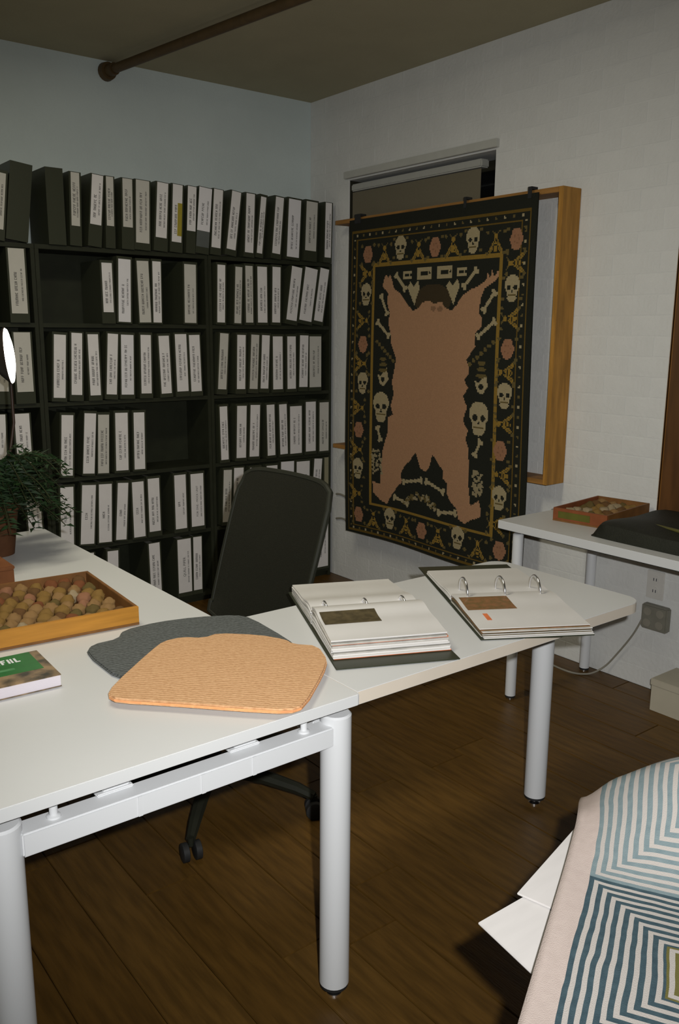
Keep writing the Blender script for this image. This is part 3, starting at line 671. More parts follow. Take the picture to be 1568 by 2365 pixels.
t2 = thing('side_table', 'narrow white table leaf with rounded end holding two open binders', 'table', (1.55, 1.53, 0))
ox, oy = 1.55, 1.53
MB().prism([(x-ox, y-oy) for x, y in rounded_rect(1.038, 2.058, 1.266, 1.803, .055, corners=(1, 0, 0, 1), n=8)], TT-.030, TT-.0005, 0, 1).build('tabletop', [M['table_white'], M['table_edge']], t2, bevel=.001)
round_leg(t2, 2.0-ox, 1.555-oy, .033, TT-.031)
MB().box(1.80-ox, 2.03-ox, 1.545-oy, 1.565-oy, TT-.05, TT-.0305).build('leg_bracket', M['white_metal'], t2)
MB().box(1.045-ox, 1.075-ox, 1.40-oy, 1.70-oy, TT-.06, TT-.0305).build('leaf_bracket', M['white_metal'], t2)

t3 = thing('wall_table', 'white table against the right wall carrying a small tray and black case', 'table', (2.78, 1.15, 0))
ox, oy = 2.78, 1.15
MB().prism([(x-ox, y-oy) for x, y in rounded_rect(2.507, 3.068, 0.1, 2.205, .004, n=2)], TT-.032, TT).build('tabletop', M['table_white'], t3, bevel=.0015)
for xx in (2.545, 3.03):
    for yy in (2.13, 0.2): round_leg(t3, xx-ox, yy-oy, .021, TT-.045, .015)
MB().box(2.545-ox, 2.565-ox, .22-oy, 2.11-oy, TT-.045, TT-.0325).build('apron', M['black'], t3)
MB().box(3.02-ox, 3.04-ox, .22-oy, 2.11-oy, TT-.045, TT-.0325).build('apron', M['black'], t3)

# ------------------------------------------------------------------ things on the big table
def tray_obj(name, label, corner, rz, W, D, Hh, mats, wall=.009):
    """corner = front right; local x to the left is negative"""
    t = thing(name, label, 'tray', corner, rz)
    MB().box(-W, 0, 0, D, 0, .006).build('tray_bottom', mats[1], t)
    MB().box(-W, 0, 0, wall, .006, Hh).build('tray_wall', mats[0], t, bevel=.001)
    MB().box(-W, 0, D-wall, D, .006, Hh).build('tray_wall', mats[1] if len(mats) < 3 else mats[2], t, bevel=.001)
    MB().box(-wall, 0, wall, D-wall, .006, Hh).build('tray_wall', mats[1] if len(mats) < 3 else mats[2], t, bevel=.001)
    MB().box(-W, -W+wall, wall, D-wall, .006, Hh).build('tray_wall', mats[0], t, bevel=.001)
    return t
def wool_meshes():
    out = {}
    rr = random.Random(5)
    for kcol in WOOL:
        L = []
        for vv in range(2):
            bm = bmesh.new(); bmesh.ops.create_icosphere(bm, subdivisions=3, radius=1.0)
            ph = [rr.uniform(0, 6) for _ in range(6)]
            for v in bm.verts:
                c = v.co; s = 1+.06*math.sin(c.x*4+ph[0])+.05*math.sin(c.y*5+ph[1])+.05*math.sin(c.z*9+ph[2])+.05*math.sin((c.x+c.y)*13+ph[3])+rr.uniform(-.03, .03)
                v.co = c*s; v.co.z *= 1.02
            mm = bpy.data.meshes.new('wool_tuft'); bm.to_mesh(mm); bm.free(); mm.materials.append(M['wool_'+kcol])
            mm.polygons.foreach_set('use_smooth', [True]*len(mm.polygons)); L.append(mm)
        out[kcol] = L
    return out
WM = wool_meshes()
c0 = at_z(322, 1442, TT+.0005)
tray_rz = math.radians(-3.5)
TW, TD, TH = .56, .385, .047
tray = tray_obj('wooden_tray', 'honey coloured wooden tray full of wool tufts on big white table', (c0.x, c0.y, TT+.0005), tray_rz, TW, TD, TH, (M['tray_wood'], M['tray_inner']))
rr = random.Random(21)
Rm = Matrix.Rotation(tray_rz, 3, 'Z')
rows = 9
for j in range(rows):
    n = 13
    for i in range(n):
        rad = rr.uniform(.0155, .0185)
        lx = -.037-(TW-.074)*(i+(.5 if j % 2 else 0)*.8)/(n-.6)+rr.uniform(-.002, .002); ly = .037+(TD-.074)*j/(rows-1)+rr.uniform(-.002, .002)
        k = rr.choices(list(WOOL), weights=[28, 12, 18, 24, 10, 5, 5])[0]
        o = link('wool_tuft', WM[k][rr.randrange(2)])
        o.location = Vector((c0.x, c0.y, TT)) + Rm @ Vector((lx, ly, .0065+rad*1.08+rr.uniform(0, .004)))
        o.scale = (rad, rad, rad); o.rotation_euler = (0, 0, rr.uniform(0, 6.28))
        tag(o, '%s wool tuft, %s from right in %s row from front of honey wooden tray' % (k, ORD[i], ORD[j]), 'wool tuft', 'wool tufts in the honey wooden tray')

# book at the left edge
bo = at_z(143, 1585, TT); bk = thing('paperback_book', 'thick paperback with green title panel lying at table edge', 'book', (bo.x, bo.y, TT+.0005), math.radians(-2))
# local: front right corner at origin, x to left negative
B_W, B_D, B_H = .26, .165, .026
MB().box(-B_W, -.001, .002, B_D-.001, .0016, B_H-.0016).build('page_block', M['book_paper'], bk)
MB().box(-B_W, 0, 0, B_D, 0, .0015).build('back_cover', M['cover_photo'], bk)
cv = MB().box(-B_W, 0, 0, B_D, B_H-.0015, B_H).build('front_cover', M['cover_photo'], bk)
MB().box(-.215, -.018, .055, B_D-.001, B_H, B_H+.0004).build('title_panel', M['green'], cv)
mb = MB()
rk = random.Random(4); xx = -.128
for k in range(6):
    w = .0105; z = B_H+.0008; y_0, y_1 = .116, .142
    def q(a, b, c, d): mb.add([(a, c, z), (b, c, z), (b, d, z), (a, d, z)], [(0, 1, 2, 3)])
    q(xx, xx+.0045, y_0, y_1)
    if k in (0, 3): q(xx+.0045, xx+w, y_1-.006, y_1); q(xx+.0045, xx+w*.8, (y_0+y_1)/2-.003, (y_0+y_1)/2+.003)
    elif k in (1, 2, 5): q(xx+.0045, xx+w, y_0, y_0+.006)
    else: q(xx+w-.004, xx+w, y_0, y_1)
    xx += w+.0035
mb.build('title_lettering', M['title_white'], cv)
MB().box(-.19, -.07, .078, .088, B_H+.0005, B_H+.0008).build('subtitle_band', mat('pale_green_band', (.10, .30, .12), .4, .4, var=.3, vscale=40), cv)

# ribbed pile samples
def px_poly(pts, z): return [(p.x, p.y) for p in (at_z(u, v, z) for u, v in pts)]
def smooth_poly(pts, it=2):
    for _ in range(it):
        out = []
        for i in range(len(pts)):
            a, b = Vector(pts[i]), Vector(pts[(i+1) % len(pts)])
            out += [tuple(a*.78+b*.22), tuple(a*.22+b*.78)]
        pts = out
    return pts
GM = TT+.008; TM = TT+.019
gp = smooth_poly(px_poly([(198, 1508), (210, 1488), (272, 1474), (282, 1455), (360, 1436), (450, 1424), (545, 1419), (582, 1426), (665, 1474), (700, 1502), (560, 1560), (420, 1590), (275, 1568)], GM), 1)
def mat_object(name, label, poly, z0, z1, mats, cat):
    cx = sum(p[0] for p in poly)/len(poly); cy = sum(p[1] for p in poly)/len(poly)
    pl = [(p[0]-cx, p[1]-cy) for p in poly]
    o = MB().prism(pl, 0, z1-z0, 0, 1).build(name, mats, bevel=.003)
    o.location = (cx, cy, z0); return tag(o, label, cat)
mat_object('pile_sample', 'dark grey ribbed pile mat lying under the tan one', gp, TT+.0006, GM, [M['grey_mat'], M['grey_mat']], 'mat')
tp_ = smooth_poly(px_poly([(247, 1604), (262, 1578), (345, 1503), (375, 1480), (420, 1470), (470, 1472), (502, 1461), (600, 1465), (662, 1476), (678, 1486), (735, 1490), (757, 1522), (748, 1552), (705, 1628), (668, 1640), (560, 1634), (400, 1622), (268, 1614)], TM), 1)
mat_object('pile_sample', 'tan orange ribbed pile mat on top of the grey one', tp_, GM+.0006, TM, [M['tan_mat'], M['tan_edge']], 'mat')

# plant, lamp and small wooden box at the far left of the table
pc = Vector((.785, 2.82, TT+.0005))
pl = thing('potted_fern', 'leafy dark green fern in terracotta pot at far table corner', 'plant', pc)
MB().lathe([(.055, 0), (.075, .15), (.084, .15), (.086, .185), (.074, .185), (.072, .165), (.0, .165)], n=28).build('pot', M['pot_clay'], pl, smooth=True)
MB().lathe([(.001, .163), (.072, .163), (.070, .172), (.001, .174)], n=24).build('soil', M['soil'], pl, smooth=True)
lf, stm = MB(), MB(); rp_ = random.Random(9)
for k in range(70):
    an = rp_.uniform(-1.9, .72) if k < 56 else rp_.uniform(2.3, 5.5); L = rp_.uniform(.12, .29); up = rp_.uniform(.04, .26)
    dirv = Vector((math.cos(an), math.sin(an), 0)); side = Vector((-dirv.y, dirv.x, 0)); prev = None; pts = []
    for s in range(15):
        t_ = s/14; p = dirv*(L*t_) + Vector((0, 0, .17+up*2.2*t_*(1-.62*t_)-.10*t_*t_)); pts.append(p)
    stm.tube(pts, .0016, 5)
    for s in range(3, 15):
        t_ = s/14; p = pts[s]; wl = .038*(1-.5*t_)+.009
        for sg in (-1, 1):
            tip = p + side*sg*wl*rp_.uniform(.8, 1.2) + dirv*.014 + Vector((0, 0, rp_.uniform(-.012, .012)))
            q1 = p+dirv*.007+side*sg*wl*.5+Vector((0, 0, .004)); q2 = p-dirv*.006+side*sg*wl*.45
            lf.add([p, q1, tip, q2], [(0, 1, 2), (0, 2, 3)])
lf.build('foliage', M['leaf'], pl); stm.build('stem', M['stem'], pl)

lp = at_z(31, 1226, TT)
la, lb = at_y(9, 757, 3.03), at_y(28, 886, 3.03)
lc = (la+lb)/2; lr = (lb-la).length/2
lbase = Vector((.845, 3.0, TT+.0005))
lamp = thing('desk_lamp', 'desk lamp with thin stem and bright white disc head at left edge', 'lamp', lbase)
hd = lc-lbase; hb = lb-lbase
MB().lathe([(.05, 0), (.05, .010), (.042, .014), (.008, .016)], n=28).build('lamp_base', M['lamp_metal'], lamp, smooth=True)
MB().tube([(0, 0, .014), (hb.x*.45, hb.y*.45, hb.z*.35), (hb.x*.95, hb.y*.9, hb.z*.75), (hb.x, hb.y+.012, hb.z), (hd.x, hd.y+.03, hd.z)], .005, 10).build('stem', M['lamp_stem'], lamp, smooth=True)
# disc normal: nearly perpendicular to the viewing direction
vdir = (lc-Vector((0, 0, EYE))).normalized(); axis = (lb-la).normalized()
nrm = axis.cross(vdir).normalized(); nrm = (nrm*math.cos(math.radians(8)) - vdir*math.sin(math.radians(8))).normalized()
Q = nrm.to_track_quat('Z', 'Y').to_matrix().to_4x4()
h = MB().lathe([(.001, -.055), (.03, -.052), (.065, -.03), (lr+.003, 0), (lr+.001, .003), (.06, -.02), (.001, -.03)], n=32).build('lamp_shade', M['lamp_metal'], lamp, smooth=True)
h.matrix_local = Matrix.Translation(hd) @ Q
df = MB().lathe([(lr*.985, .001), (lr*.96, .006), (lr*.6, .014), (.001, .018)], n=32).build('diffuser', M['lamp_glow'], lamp, smooth=True)
df.matrix_local = Matrix.Translation(hd) @ Q
bx = at_z(35, 1350, TT)
wbx = thing('wooden_block_box', 'small reddish wooden box behind the honey tray at left edge', 'box', (bx.x, bx.y, TT+.0005))
MB().box(-.26, 0, 0, .16, 0, .045).build('box_body', M['terracotta'], wbx, bevel=.002)
MB().box(-.262, .002, -.002, .162, .0455, .056).build('box_lid', M['terracotta'], wbx, bevel=.002)

# ------------------------------------------------------------------ open ring binders
def open_binder(label, FL, FR, near_h, far_h, inset, photo, lift, seed):
    u = (FR-FL).normalized(); ang = math.atan2(u.y, u.x); Lh = .287
    t = thing('open_ring_binder', label, 'binder', (FL.x, FL.y, TT+.0006), ang, 'open binders on the table leaf')
    CW, SP = .262, .05
    MB().box(0, Lh, 0, CW, 0, .003).build('front_cover', M['binder'], t, bevel=.001)
    MB().box(0, Lh, CW+.001, CW+SP-.001, 0, .003).build('spine', M['binder'], t, bevel=.001)
    MB().box(0, Lh, CW+SP, 2*CW+SP+(0 if seed == 1 else .07), 0, .003).build('back_cover', M['binder'], t, bevel=.001)
    pl_ = MB().box(.02, Lh-.02, CW+SP/2-.014, CW+SP/2+.014, .003, .008).build('ring_plate', M['chrome'], t, bevel=.002)
    for s in (.012, Lh-.02):
        MB().box(s-.006, s+.012, CW+SP/2-.006, CW+SP/2+.006, .008, .022).build('lever', M['chrome'], pl_, bevel=.002)
    rg = random.Random(seed)
    yc = CW+SP/2
    def sheets(v_in, v_out, H, n, sgn, cols_, fan):
        for k in range(n):
            f = (k+1)/n
            rag = rg.uniform(-.006, .005); ug = rg.uniform(-.002, .003)
            vo = v_out + sgn*rag + sgn*fan*(1-f)
            nv = 14; vs_ = []; z_lo = .0035+H*(k/n); th_ = H/n*.9
            prof = []
            for i in range(nv+1):
                q = i/nv; v = v_in+(vo-v_in)*q
                rise = lift*f*math.exp(-((q-.16)/.2)**2)
                flop = H*.30*f*smoothstep(.55, 1, q)
                prof.append((v, z_lo+rise-flop*.6+.0))
            for (v, z) in prof:
                for uu in (.006+ug, Lh-.004+ug):
                    dz = 0.012*f*smoothstep(.5, 1, abs(v-v_in)/abs(vo-v_in))*(1 if uu < .1 else 0)*fan*40
                    vs_.append((uu, v, z+dz*.0))
            for (v, z) in prof:
                for uu in (.006+ug, Lh-.004+ug): vs_.append((uu, v, z+th_))
            m_ = 2*(nv+1); fs = []
            for i in range(nv):
                a = 2*i
                fs += [(a, a+1, a+3, a+2), (m_+a, m_+a+2, m_+a+3, m_+a+1), (a, a+2, m_+a+2, m_+a), (a+1, m_+a+1, m_+a+3, a+3)]
            fs += [(0, m_, m_+1, 1), (2*nv, 2*nv+1, m_+2*nv+1, m_+2*nv)]
            mm = cols_[k] if k < len(cols_) else 'sheet'
            o = MB().add(vs_, fs).build('page_sheet', M[mm], t, smooth=True)
        return prof, th_
    npal = ['sheet_red', 'sheet', 'sheet', 'sheet_grey', 'sheet', 'sheet', 'sheet', 'sheet_grey', 'sheet_red', 'sheet_grey', 'sheet', 'sheet'] if seed == 1 else ['sheet', 'sheet_grey', 'sheet', 'photo_dark', 'sheet', 'photo_dark', 'photo_brown', 'sheet', 'sheet_grey', 'photo_brown', 'sheet', 'sheet']
    pr, th_ = sheets(yc-.006, inset+(.03 if seed == 1 else .012), near_h, 12, -1, npal, .034 if seed == 1 else .016)
    sheets(yc+.006, 2*CW+SP-(.03 if seed == 1 else .025), far_h, 7, 1, ['sheet', 'sheet_grey', 'sheet', 'sheet', 'sheet_grey', 'sheet', 'sheet'], .012)
    # photo print on the top near sheet
    def ztop(v):
        for i in range(len(pr)-1):
            a, b = pr[i], pr[i+1]
            if (a[0]-v)*(b[0]-v) <= 0: return a[1]+(b[1]-a[1])*(v-a[0])/(b[0]-a[0]+1e-9)+th_
        return pr[-1][1]+th_
    def card(name, u0, u1, v0, v1, mk):
        vs_ = []; n = 6
        for i in range(n+1):
            v = v0+(v1-v0)*i/n
            for uu in (u0, u1): vs_.append((uu, v, ztop(v)+.0006))
        for i in range(n+1):
            v = v0+(v1-v0)*i/n
            for uu in (u0, u1): vs_.append((uu, v, ztop(v)+.0012))
        m_ = 2*(n+1); fs = []
        for i in range(n):
            a = 2*i; fs += [(a, a+1, a+3, a+2), (m_+a, m_+a+2, m_+a+3, m_+a+1), (a, a+2, m_+a+2, m_+a), (a+1, m_+a+1, m_+a+3, a+3)]
        fs += [(0, m_, m_+1, 1), (2*n, 2*n+1, m_+2*n+1, m_+2*n)]
        MB().add(vs_, fs).build(name, M[mk], t)
    for c in photo: card(*c)
    # rings
    for uu in (.04, Lh/2, Lh-.045):
        pts = []
        R_ = .034 if seed == 1 else .040; zc = .028 if seed == 1 else .030
        for k in range(23):
            a = -math.radians(20)+math.radians(220)*k/22
            pts.append((uu, yc+R_*math.cos(a), zc+R_*.98*math.sin(a)))
        pts = [(uu, yc+.014, .008)] + pts + [(uu, yc-.014, .008)]
        MB().tube(pts, .0027, 10).build('ring', M['chrome'], t, smooth=True)
    return t
open_binder('open binder with dark photo, thick page stack, near the tan mat', at_z(776, 1549, TT), at_z(1060, 1524, TT), .044, .034, .05, [('photo_print', .012, .150, .160, .226, 'photo_dark')], .012, 1)
open_binder('open binder with brown photo and tall upright rings near table end', at_z(1110, 1480, TT), at_z(1375, 1468, TT), .022, .016, .008, [('photo_print', .012, .142, .148, .236, 'photo_brown'), ('red_mark', .040, .052, .075, .118, 'sheet_red')], .006, 2)

# ------------------------------------------------------------------ office chair
ch = thing('office_chair', 'black office chair with curved backrest and castors behind the tables', 'chair', (1.22, 2.205, 0), math.radians(2))
# local: faces -x
bk_ = MB(); NU, NV = 16, 16; vs_ = []
for side in (0, 1):
    for j in range(NV+1):
        b = j/NV; z = .50+.50*b
        wdt = .252*(1-.06*b)*(1-.10*(1-b)**2)
        for i in range(NU+1):
            a = 2*i/NU-1
            zz_ = z - .022*abs(a)**8*smoothstep(.8, 1, b) + (.03*abs(a)**6 if b < .1 else 0)
            xx = .165+.155*b - .035*a*a + (0.014 if side else 0)
            vs_.append((xx, a*wdt*(1-.06*smoothstep(.85, 1, b)), zz_))
fs = []; nn = (NU+1)*(NV+1)
for j in range(NV):
    for i in range(NU):
        k = j*(NU+1)+i; fs += [(k, k+1, k+NU+2, k+NU+1), (nn+k, nn+k+NU+1, nn+k+NU+2, nn+k+1)]
rim = [i for i in range(NU+1)] + [j*(NU+1)+NU for j in range(1, NV+1)] + [NV*(NU+1)+i for i in range(NU-1, -1, -1)] + [j*(NU+1) for j in range(NV-1, 0, -1)]
for q in range(len(rim)):
    a, b = rim[q], rim[(q+1) % len(rim)]; fs.append((a, nn+a, nn+b, b))
bko = MB().add(vs_, fs).build('backrest', M['chair_fabric'], ch, smooth=True)
rimpts = [vs_[r] for r in rim]; rimpts.append(rimpts[0])
MB().tube([(p[0]+.007, p[1], p[2]) for p in rimpts], .0095, 8, cap=False).build('back_frame', M['chair_plastic'], bko, smooth=True)
st = MB(); prof = [(.20, .43), (.235, .44), (.24, .47), (.225, .492), (.17, .50), (.001, .496)]
st.lathe(prof, n=32)
sto = st.build('seat', M['chair_fabric'], ch, smooth=True); sto.scale = (1.0, 1.02, 1.0)
MB().tube([(.06, 0, .42), (.17, 0, .43), (.215, 0, .50), (.255, 0, .66)], [.022, .022, .02, .016], 10).build('back_support', M['chair_plastic'], ch, smooth=True)
MB().lathe([(.06, .40), (.06, .43)], n=16).build('seat_plate', M['chair_plastic'], ch, smooth=True)
MB().lathe([(.028, .10), (.028, .26), (.017, .262), (.017, .40)], n=18).build('gas_lift', M['chair_plastic'], ch, smooth=True)
MB().lathe([(.055, .075), (.055, .115), (.035, .13)], n=20).build('base_hub', M['chair_plastic'], ch, smooth=True)
rz0 = math.radians(2)
c1 = at_z(440, 1992, 0); c2 = at_z(718, 1893, 0)
a1 = math.atan2(c1.y-2.205, c1.x-1.22) - rz0
for k in range(5):
    a = a1 + k*2*math.pi/5; dx, dy = math.cos(a), math.sin(a)
    R_ = .345
    arm = MB().tube([(dx*.04, dy*.04, .10), (dx*.18, dy*.18, .098), (dx*.29, dy*.29, .082), (dx*R_, dy*R_, .066)], [.026, .022, .018, .014], 8).build('base_arm', M['chair_plastic'], ch, smooth=True)
    ca_, sa_ = -math.sin(a+.5), math.cos(a+.5)
    MB().lathe([(.008, .045), (.010, .07)], (dx*R_, dy*R_, 0), 10).build('castor_stem', M['chair_plastic'], arm, smooth=True)
    for s in (-1, 1):
        cx_, cy_ = dx*R_+ca_*.018*s, dy*R_+sa_*.018*s
        w0 = Vector((cx_, cy_, .0275)); ax_ = Vector((ca_, sa_, 0))
        MB().tube([w0-ax_*.010, w0-ax_*.008, w0+ax_*.008, w0+ax_*.010], [.022, .027, .027, .022], 20).build('castor_wheel', M['rubber'], arm, smooth=True)

# ------------------------------------------------------------------ things on and by the right wall
q0 = at_z(1279, 1201, TT)
tr2 = tray_obj('small_tray', 'small red and olive edged tray of wool tufts on wall table', (2.708, 1.848, TT+.0005), math.radians(-82.5), .228, .352, .052, (M['red_paint'], M['tray_inner'], M['tray_inner']))
MB().box(-.205, -.07, -.0012, -.0002, .014, .040).build('olive_panel', M['olive'], tr2)
Rm2 = Matrix.Rotation(math.radians(-82.5), 3, 'Z')
rr = random.Random(31)
for j in range(6):
    for i in range(4):
        rad = rr.uniform(.019, .0225)
        lx = -.047-(.228-.094)*i/3+rr.uniform(-.002, .002); ly = .047+(.352-.094)*j/5+rr.uniform(-.002, .002)
        k = rr.choices(['cream', 'tan', 'brown', 'ochre', 'olive'], weights=[8, 6, 4, 5, 4])[0]
        o = link('wool_tuft', WM[k][rr.randrange(2)])
        o.location = Vector((2.708, 1.848, TT)) + Rm2 @ Vector((lx, ly, .0065+rad*1.08))
        o.scale = (rad, rad, rad); o.rotation_euler = (0, 0, rr.uniform(0, 6.28))
        tag(o, '%s wool tuft, %s from right in %s row of small tray on wall table' % (k, ORD[i], ORD[j]), 'wool tuft', 'wool tufts in the small tray')
# black soft case
cs_ = thing('soft_case', 'flat black soft case with olive strip lying on the wall table', 'case', (2.795, 1.405, TT+.0005))
NU, NV = 22, 30; vs_ = []
for side in (0, 1):
    for j in range(NV+1):
        for i in range(NU+1):
            a, b = 2*i/NU-1, 2*j/NV-1
            e = (1-abs(a)**10)*(1-abs(b)**14)
            sx, sy = .225, .43
            x_ = a*sx*(1-.04*abs(b)**6); y_ = b*sy*(1-.03*abs(a)**6)
            h_ = .050*max(0, e)**.35 + .008*math.sin(a*3+b*4)*e + .012*smoothstep(-.2, .8, a)*e
            vs_.append((x_, y_, h_+.004 if side == 0 else .0))
fs = []; nn = (NU+1)*(NV+1)
for j in range(NV):
    for i in range(NU):
        k = j*(NU+1)+i; fs += [(k, k+1, k+NU+2, k+NU+1), (nn+k, nn+k+NU+1, nn+k+NU+2, nn+k+1)]
rim = [i for i in range(NU+1)] + [j*(NU+1)+NU for j in range(1, NV+1)] + [NV*(NU+1)+i for i in range(NU-1, -1, -1)] + [j*(NU+1) for j in range(NV-1, 0, -1)]
for q in range(len(rim)):
    a, b = rim[q], rim[(q+1) % len(rim)]; fs.append((a, nn+a, nn+b, b))
MB().add(vs_, fs).build('case_body', M['case'], cs_, smooth=True)
MB().tube([(-.12, .12, .056), (-.10, .22, .055), (-.09, .30, .052)], .006, 8).build('olive_strip', M['zip'], cs_, smooth=True)
MB().tube([(-.17, -.15, .045), (-.205, -.13, .05), (-.205, .05, .05), (-.17, .07, .045)], .007, 8).build('handle', M['case'], cs_, smooth=True)
# tall brown wood panel
pn = thing('wood_panel', 'tall red brown wooden panel with polished edge standing against right wall', 'panel', (3.045, 1.48, TT+.0005))
MB().box(-.012, .03, -.37, .357, 0, 1.25).build('panel_board', M['brown_wood'], pn, bevel=.002)
MB().box(-.016, .03, .3575, .369, 0, 1.25).build('panel_edge', M['gloss_wood'], pn, bevel=.006)
# low box on the floor
bxo = thing('floor_box', 'low beige box on the floor against the right wall', 'box', (2.985, 1.40, 0))
MB().box(-.085, .09, -.33, .325, 0, .105).build('box_body', M['beige'], bxo, bevel=.002)
MB().box(-.088, .092, -.333, .328, .1055, .132).build('box_lid', M['beige'], bxo, bevel=.002)
# outlet plate, adapter and cord
oy_, oz_ = 1.85, .448
ot = thing('wall_outlet', 'ivory double outlet plate on wall below the wall table', 'outlet', (WX, oy_, oz_))
MB().box(-.008, -.0005, -.038, .038, -.058, .058).build('outlet_plate', M['outlet'], ot, bevel=.002)
for s in (-1, 1):
    k = MB().lathe([(.017, -.0105), (.017, -.0085)], (0, 0, s*.024), 20, axis='x').build('socket', M['outlet'], ot)
    for dy in (-.006, .006): MB().box(-.0114, -.0108, dy-.0015, dy+.0015, s*.024-.006, s*.024+.006).build('socket_slot', M['slot'], k)
ad = thing('outlet_adapter', 'grey multi socket adapter on the wall under the outlet plate', 'adapter', (WX, 1.828, .318))
MB().box(-.035, -.0005, -.058, .058, -.052, .052).build('adapter_body', M['grey_plastic'], ad, bevel=.006)
for dy in (-.028, .028):
    for dz in (-.024, .024):
        MB().lathe([(.017, -.038), (.017, -.035)], (0, dy, dz), 18, axis='x').build('socket', M['cord'], ad)
pts = [at_x(1488, 1420, WX-.03), at_x(1462, 1465, WX-.025), at_x(1425, 1510, WX-.02), at_x(1395, 1540, WX-.03)]
g_ = [at_z(1360, 1556, .006), at_z(1320, 1553, .006), at_z(1275, 1535, .006), at_z(1262, 1522, .006)]
P = [Vector(p) for p in pts]+[Vector(p) for p in g_]
fine = []
for i in range(len(P)-1):
    p_1, p_2 = P[i], P[i+1]; p_0 = P[max(i-1, 0)]; p_3 = P[min(i+2, len(P)-1)]
    for k in range(6):
        t_ = k/6
        fine.append(.5*((2*p_1)+(p_2-p_0)*t_+(2*p_0-5*p_1+4*p_2-p_3)*t_*t_+(3*p_1-p_0-3*p_2+p_3)*t_**3))
fine.append(P[-1])
for p in fine: p.z = max(p.z, .0045); p.x = min(p.x, WX-.004)
o0 = fine[0].copy()
cd = MB().tube([p-o0 for p in fine], .004, 8).build('power_cord', M['cord'], smooth=True); cd.location = o0
tag(cd, 'grey power cord hanging from wall adapter down to the floor', 'cord')
# cables on the wall at the left of the tapestry
for zz_, nm_ in ((at_x(790, 1143, WX).z, 'upper'), (at_x(790, 1200, WX).z, 'lower')):
    pts = [Vector((WX-.008, 3.968-.02*k, zz_ + (0.004*math.sin(k*.9) if nm_ == 'upper' else .010*math.sin(k*.5)))) for k in range(24)]
    o0 = pts[0].copy()
    c_ = MB().tube([p-o0 for p in pts], .006, 8).build('wall_cable', M['cord'], smooth=True); c_.location = o0
    tag(c_, '%s of two grey cables along the wall between bookcase and tapestry' % nm_, 'cable', 'cables on the right wall')

# ------------------------------------------------------------------ draped rug over a stool, white cards beneath
e_ = Vector((.879, .477, 0)); n_ = Vector((.477, -.879, 0)); RK = .737; RO = Vector((.857, .666, 0))*RK      # RK: size of the rug against a 0.4 m motif
def st_(s, t_, z): p = RO + (e_*s + n_*t_)*RK; return Vector((p.x, p.y, z))
RUGZ = .744
def rug_z(s, t_):
    d = .12*smoothstep(.34, .66, s)*smoothstep(-.02, .22, t_)
    d -= .30*smoothstep(.635, 1.0, s)**1.15 + .03*smoothstep(.54, .67, s)*(1-smoothstep(0, .07, t_))
    d += .004*math.sin(s*14)*smoothstep(0, .1, t_)
    d -= .35*smoothstep(.52, .95, t_)
    return RUGZ + d*RK
NS, NT = 110, 64; S0, S1, T0_, T1_ = -.34, .90, 0.0, .74
vs_, uvs = [], []
for j in range(NT+1):
    t_ = T0_+(T1_-T0_)*j/NT
    for i in range(NS+1):
        s = S0+(S1-S0)*i/NS
        edge = -.020*smoothstep(.50, .68, s)*(1-smoothstep(0, .2, t_))        # the border is not quite straight
        p = st_(s, t_+edge*.5, rug_z(s, t_)); vs_.append(p); uvs.append((s, t_))
fs = [(j*(NS+1)+i, j*(NS+1)+i+1, (j+1)*(NS+1)+i+1, (j+1)*(NS+1)+i) for j in range(NT) for i in range(NS)]
me = bpy.data.meshes.new('rug'); o0 = st_(.3, .3, 0)
me.from_pydata([tuple(p-o0) for p in vs_], [], fs)
ul = me.uv_layers.new(name='weave')
for l in me.loops: ul.data[l.index].uv = uvs[l.vertex_index]
me.polygons.foreach_set('use_smooth', [True]*len(me.polygons))
rm = bpy.data.materials.new('striped_rug'); rm.use_nodes = True; nt = rm.node_tree; b_ = nt.nodes['Principled BSDF']
b_.inputs['Roughness'].default_value = .95; b_.inputs['Specular IOR Level'].default_value = .1
uvn = nt.nodes.new('ShaderNodeUVMap'); uvn.uv_map = 'weave'; sp = nt.nodes.new('ShaderNodeSeparateXYZ'); nt.links.new(uvn.outputs['UV'], sp.inputs[0])
def mth(op, a, b=None, c=None):
    n = nt.nodes.new('ShaderNodeMath'); n.operation = op
    for i, x_ in enumerate((a, b, c)):
        if x_ is None: continue
        if isinstance(x_, (int, float)): n.inputs[i].default_value = x_
        else: nt.links.new(x_, n.inputs[i])
    return n.outputs[0]
nzw = nt.nodes.new('ShaderNodeTexNoise'); nzw.inputs['Scale'].default_value = 9; nt.links.new(uvn.outputs['UV'], nzw.inputs['Vector'])
wob = mth('MULTIPLY', mth('SUBTRACT', nzw.outputs['Fac'], .5), .012)
S = mth('ADD', sp.outputs['X'], wob); T = mth('ADD', sp.outputs['Y'], wob)
TL, PER = .40, .0167
fs_ = mth('FRACT', mth('DIVIDE', mth('ADD', S, -.36+4*TL), TL)); ls = mth('ABSOLUTE', mth('MULTIPLY', mth('SUBTRACT', fs_, .5), TL))
ft = mth('FRACT', mth('DIVIDE', mth('ADD', T, -.046+4*TL), TL)); lt = mth('ABSOLUTE', mth('MULTIPLY', mth('SUBTRACT', ft, .5), TL))
dd = mth('MAXIMUM', ls, lt)
stripe = mth('LESS_THAN', mth('FRACT', mth('DIVIDE', mth('SUBTRACT', TL/2+.0001, dd), PER)), .52)
inside = mth('GREATER_THAN', T, .046); stripe = mth('MULTIPLY', stripe, inside)
upper = mth('GREATER_THAN', S, .36); core = mth('MULTIPLY', mth('LESS_THAN', dd, .062), mth('LESS_THAN', S, .36))
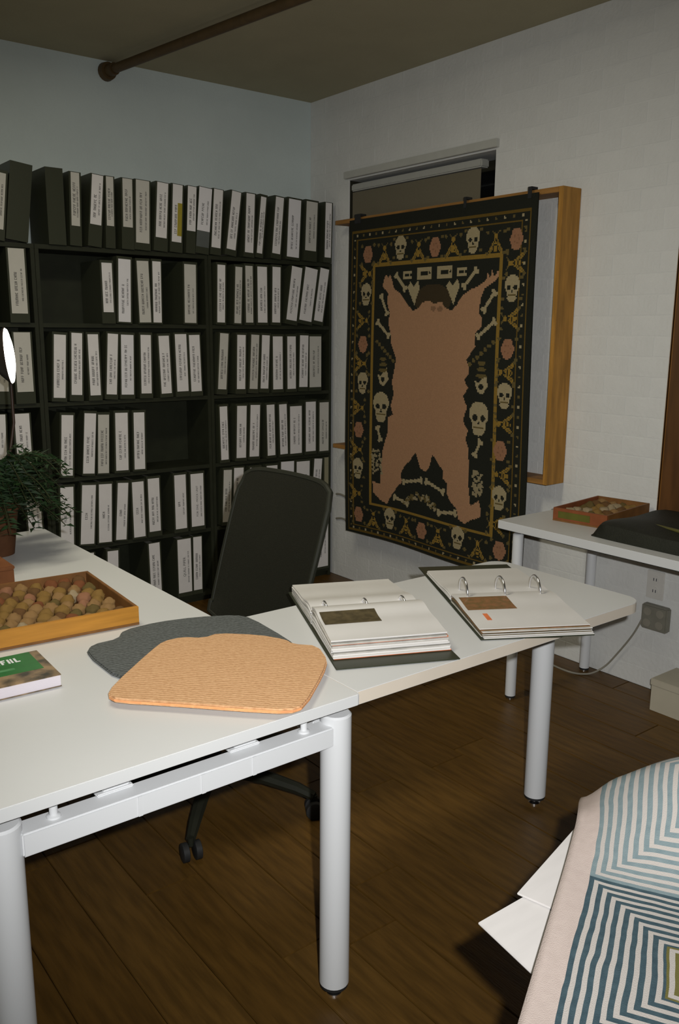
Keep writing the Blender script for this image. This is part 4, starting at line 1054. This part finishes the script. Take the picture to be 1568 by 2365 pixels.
def mixc(f, a, b):
    n = nt.nodes.new('ShaderNodeMix'); n.data_type = 'RGBA'
    nt.links.new(f, n.inputs[0])
    for i, x_ in ((6, a), (7, b)):
        if isinstance(x_, tuple): n.inputs[i].default_value = (*x_, 1)
        else: nt.links.new(x_, n.inputs[i])
    return n.outputs[2]
nz = nt.nodes.new('ShaderNodeTexNoise'); nz.inputs['Scale'].default_value = 60; nz.inputs['Detail'].default_value = 4; nt.links.new(uvn.outputs['UV'], nz.inputs['Vector'])
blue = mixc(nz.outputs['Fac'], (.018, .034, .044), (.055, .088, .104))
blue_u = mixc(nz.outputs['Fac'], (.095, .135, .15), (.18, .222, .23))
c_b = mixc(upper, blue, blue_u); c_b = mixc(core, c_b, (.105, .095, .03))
cream = mixc(nz.outputs['Fac'], (.33, .27, .245), (.40, .335, .305))
cream_f = mixc(inside, cream, (.33, .305, .285))
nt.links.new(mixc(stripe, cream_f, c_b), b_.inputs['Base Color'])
nzb = nt.nodes.new('ShaderNodeTexNoise'); nzb.inputs['Scale'].default_value = 500; nt.links.new(uvn.outputs['UV'], nzb.inputs['Vector'])
hgt = mth('ADD', mth('MULTIPLY', nzb.outputs['Fac'], .5), mth('MULTIPLY', stripe, .8))
bp = nt.nodes.new('ShaderNodeBump'); bp.inputs['Strength'].default_value = .5; bp.inputs['Distance'].default_value = .003
nt.links.new(hgt, bp.inputs['Height']); nt.links.new(bp.outputs['Normal'], b_.inputs['Normal'])
me.materials.append(rm)
rug = link('rug', me); rug.location = o0
so = rug.modifiers.new('thickness', 'SOLIDIFY'); so.thickness = .009; so.offset = -1
tag(rug, 'cream rug with nested blue stripes draped over stool in the foreground', 'rug')
stl = thing('stool', 'tall dark wooden stool hidden under the striped rug', 'stool', st_(.2, .32, 0), math.atan2(e_.y, e_.x))
MB().box(-.22, .19, -.115, .115, .692, .717).build('seat', M['stool_wood'], stl, bevel=.004)
for sx in (-.19, .16):
    for sy in (-.09, .09): MB().tube([(sx*1.1, sy*1.1, 0), (sx, sy, .692)], [.016, .02], 12).build('leg', M['stool_wood'], stl, smooth=True)
for sy in (-.095, .095): MB().box(-.19, .16, sy-.008, sy+.008, .25, .275).build('stretcher', M['stool_wood'], stl)
def card_sheet(label, pix, z, th_):
    P0, A, B = [at_z(u, v, z) for u, v in pix]
    A2 = P0+(A-P0).normalized()*.21; B2 = P0+(B-P0).normalized()*.19; D_ = A2+B2-P0
    poly = [P0, A2, D_, B2]; org = (P0+D_)/2
    o = MB().prism([(p.x-org.x, p.y-org.y) for p in poly], 0, th_).build('card_sheet', M['board'], bevel=.0008)
    o.location = (org.x, org.y, z-th_); return tag(o, label, 'card', 'white cards under the rug')
card_sheet('lower white card with pointed corner sticking out under the striped rug', [(1104, 2130), (1216, 2066), (1212, 2232)], .7205, .003)
card_sheet('upper white card on the other card, corner showing under striped rug', [(1194, 2062), (1288, 1956), (1262, 2092)], .7245, .003)
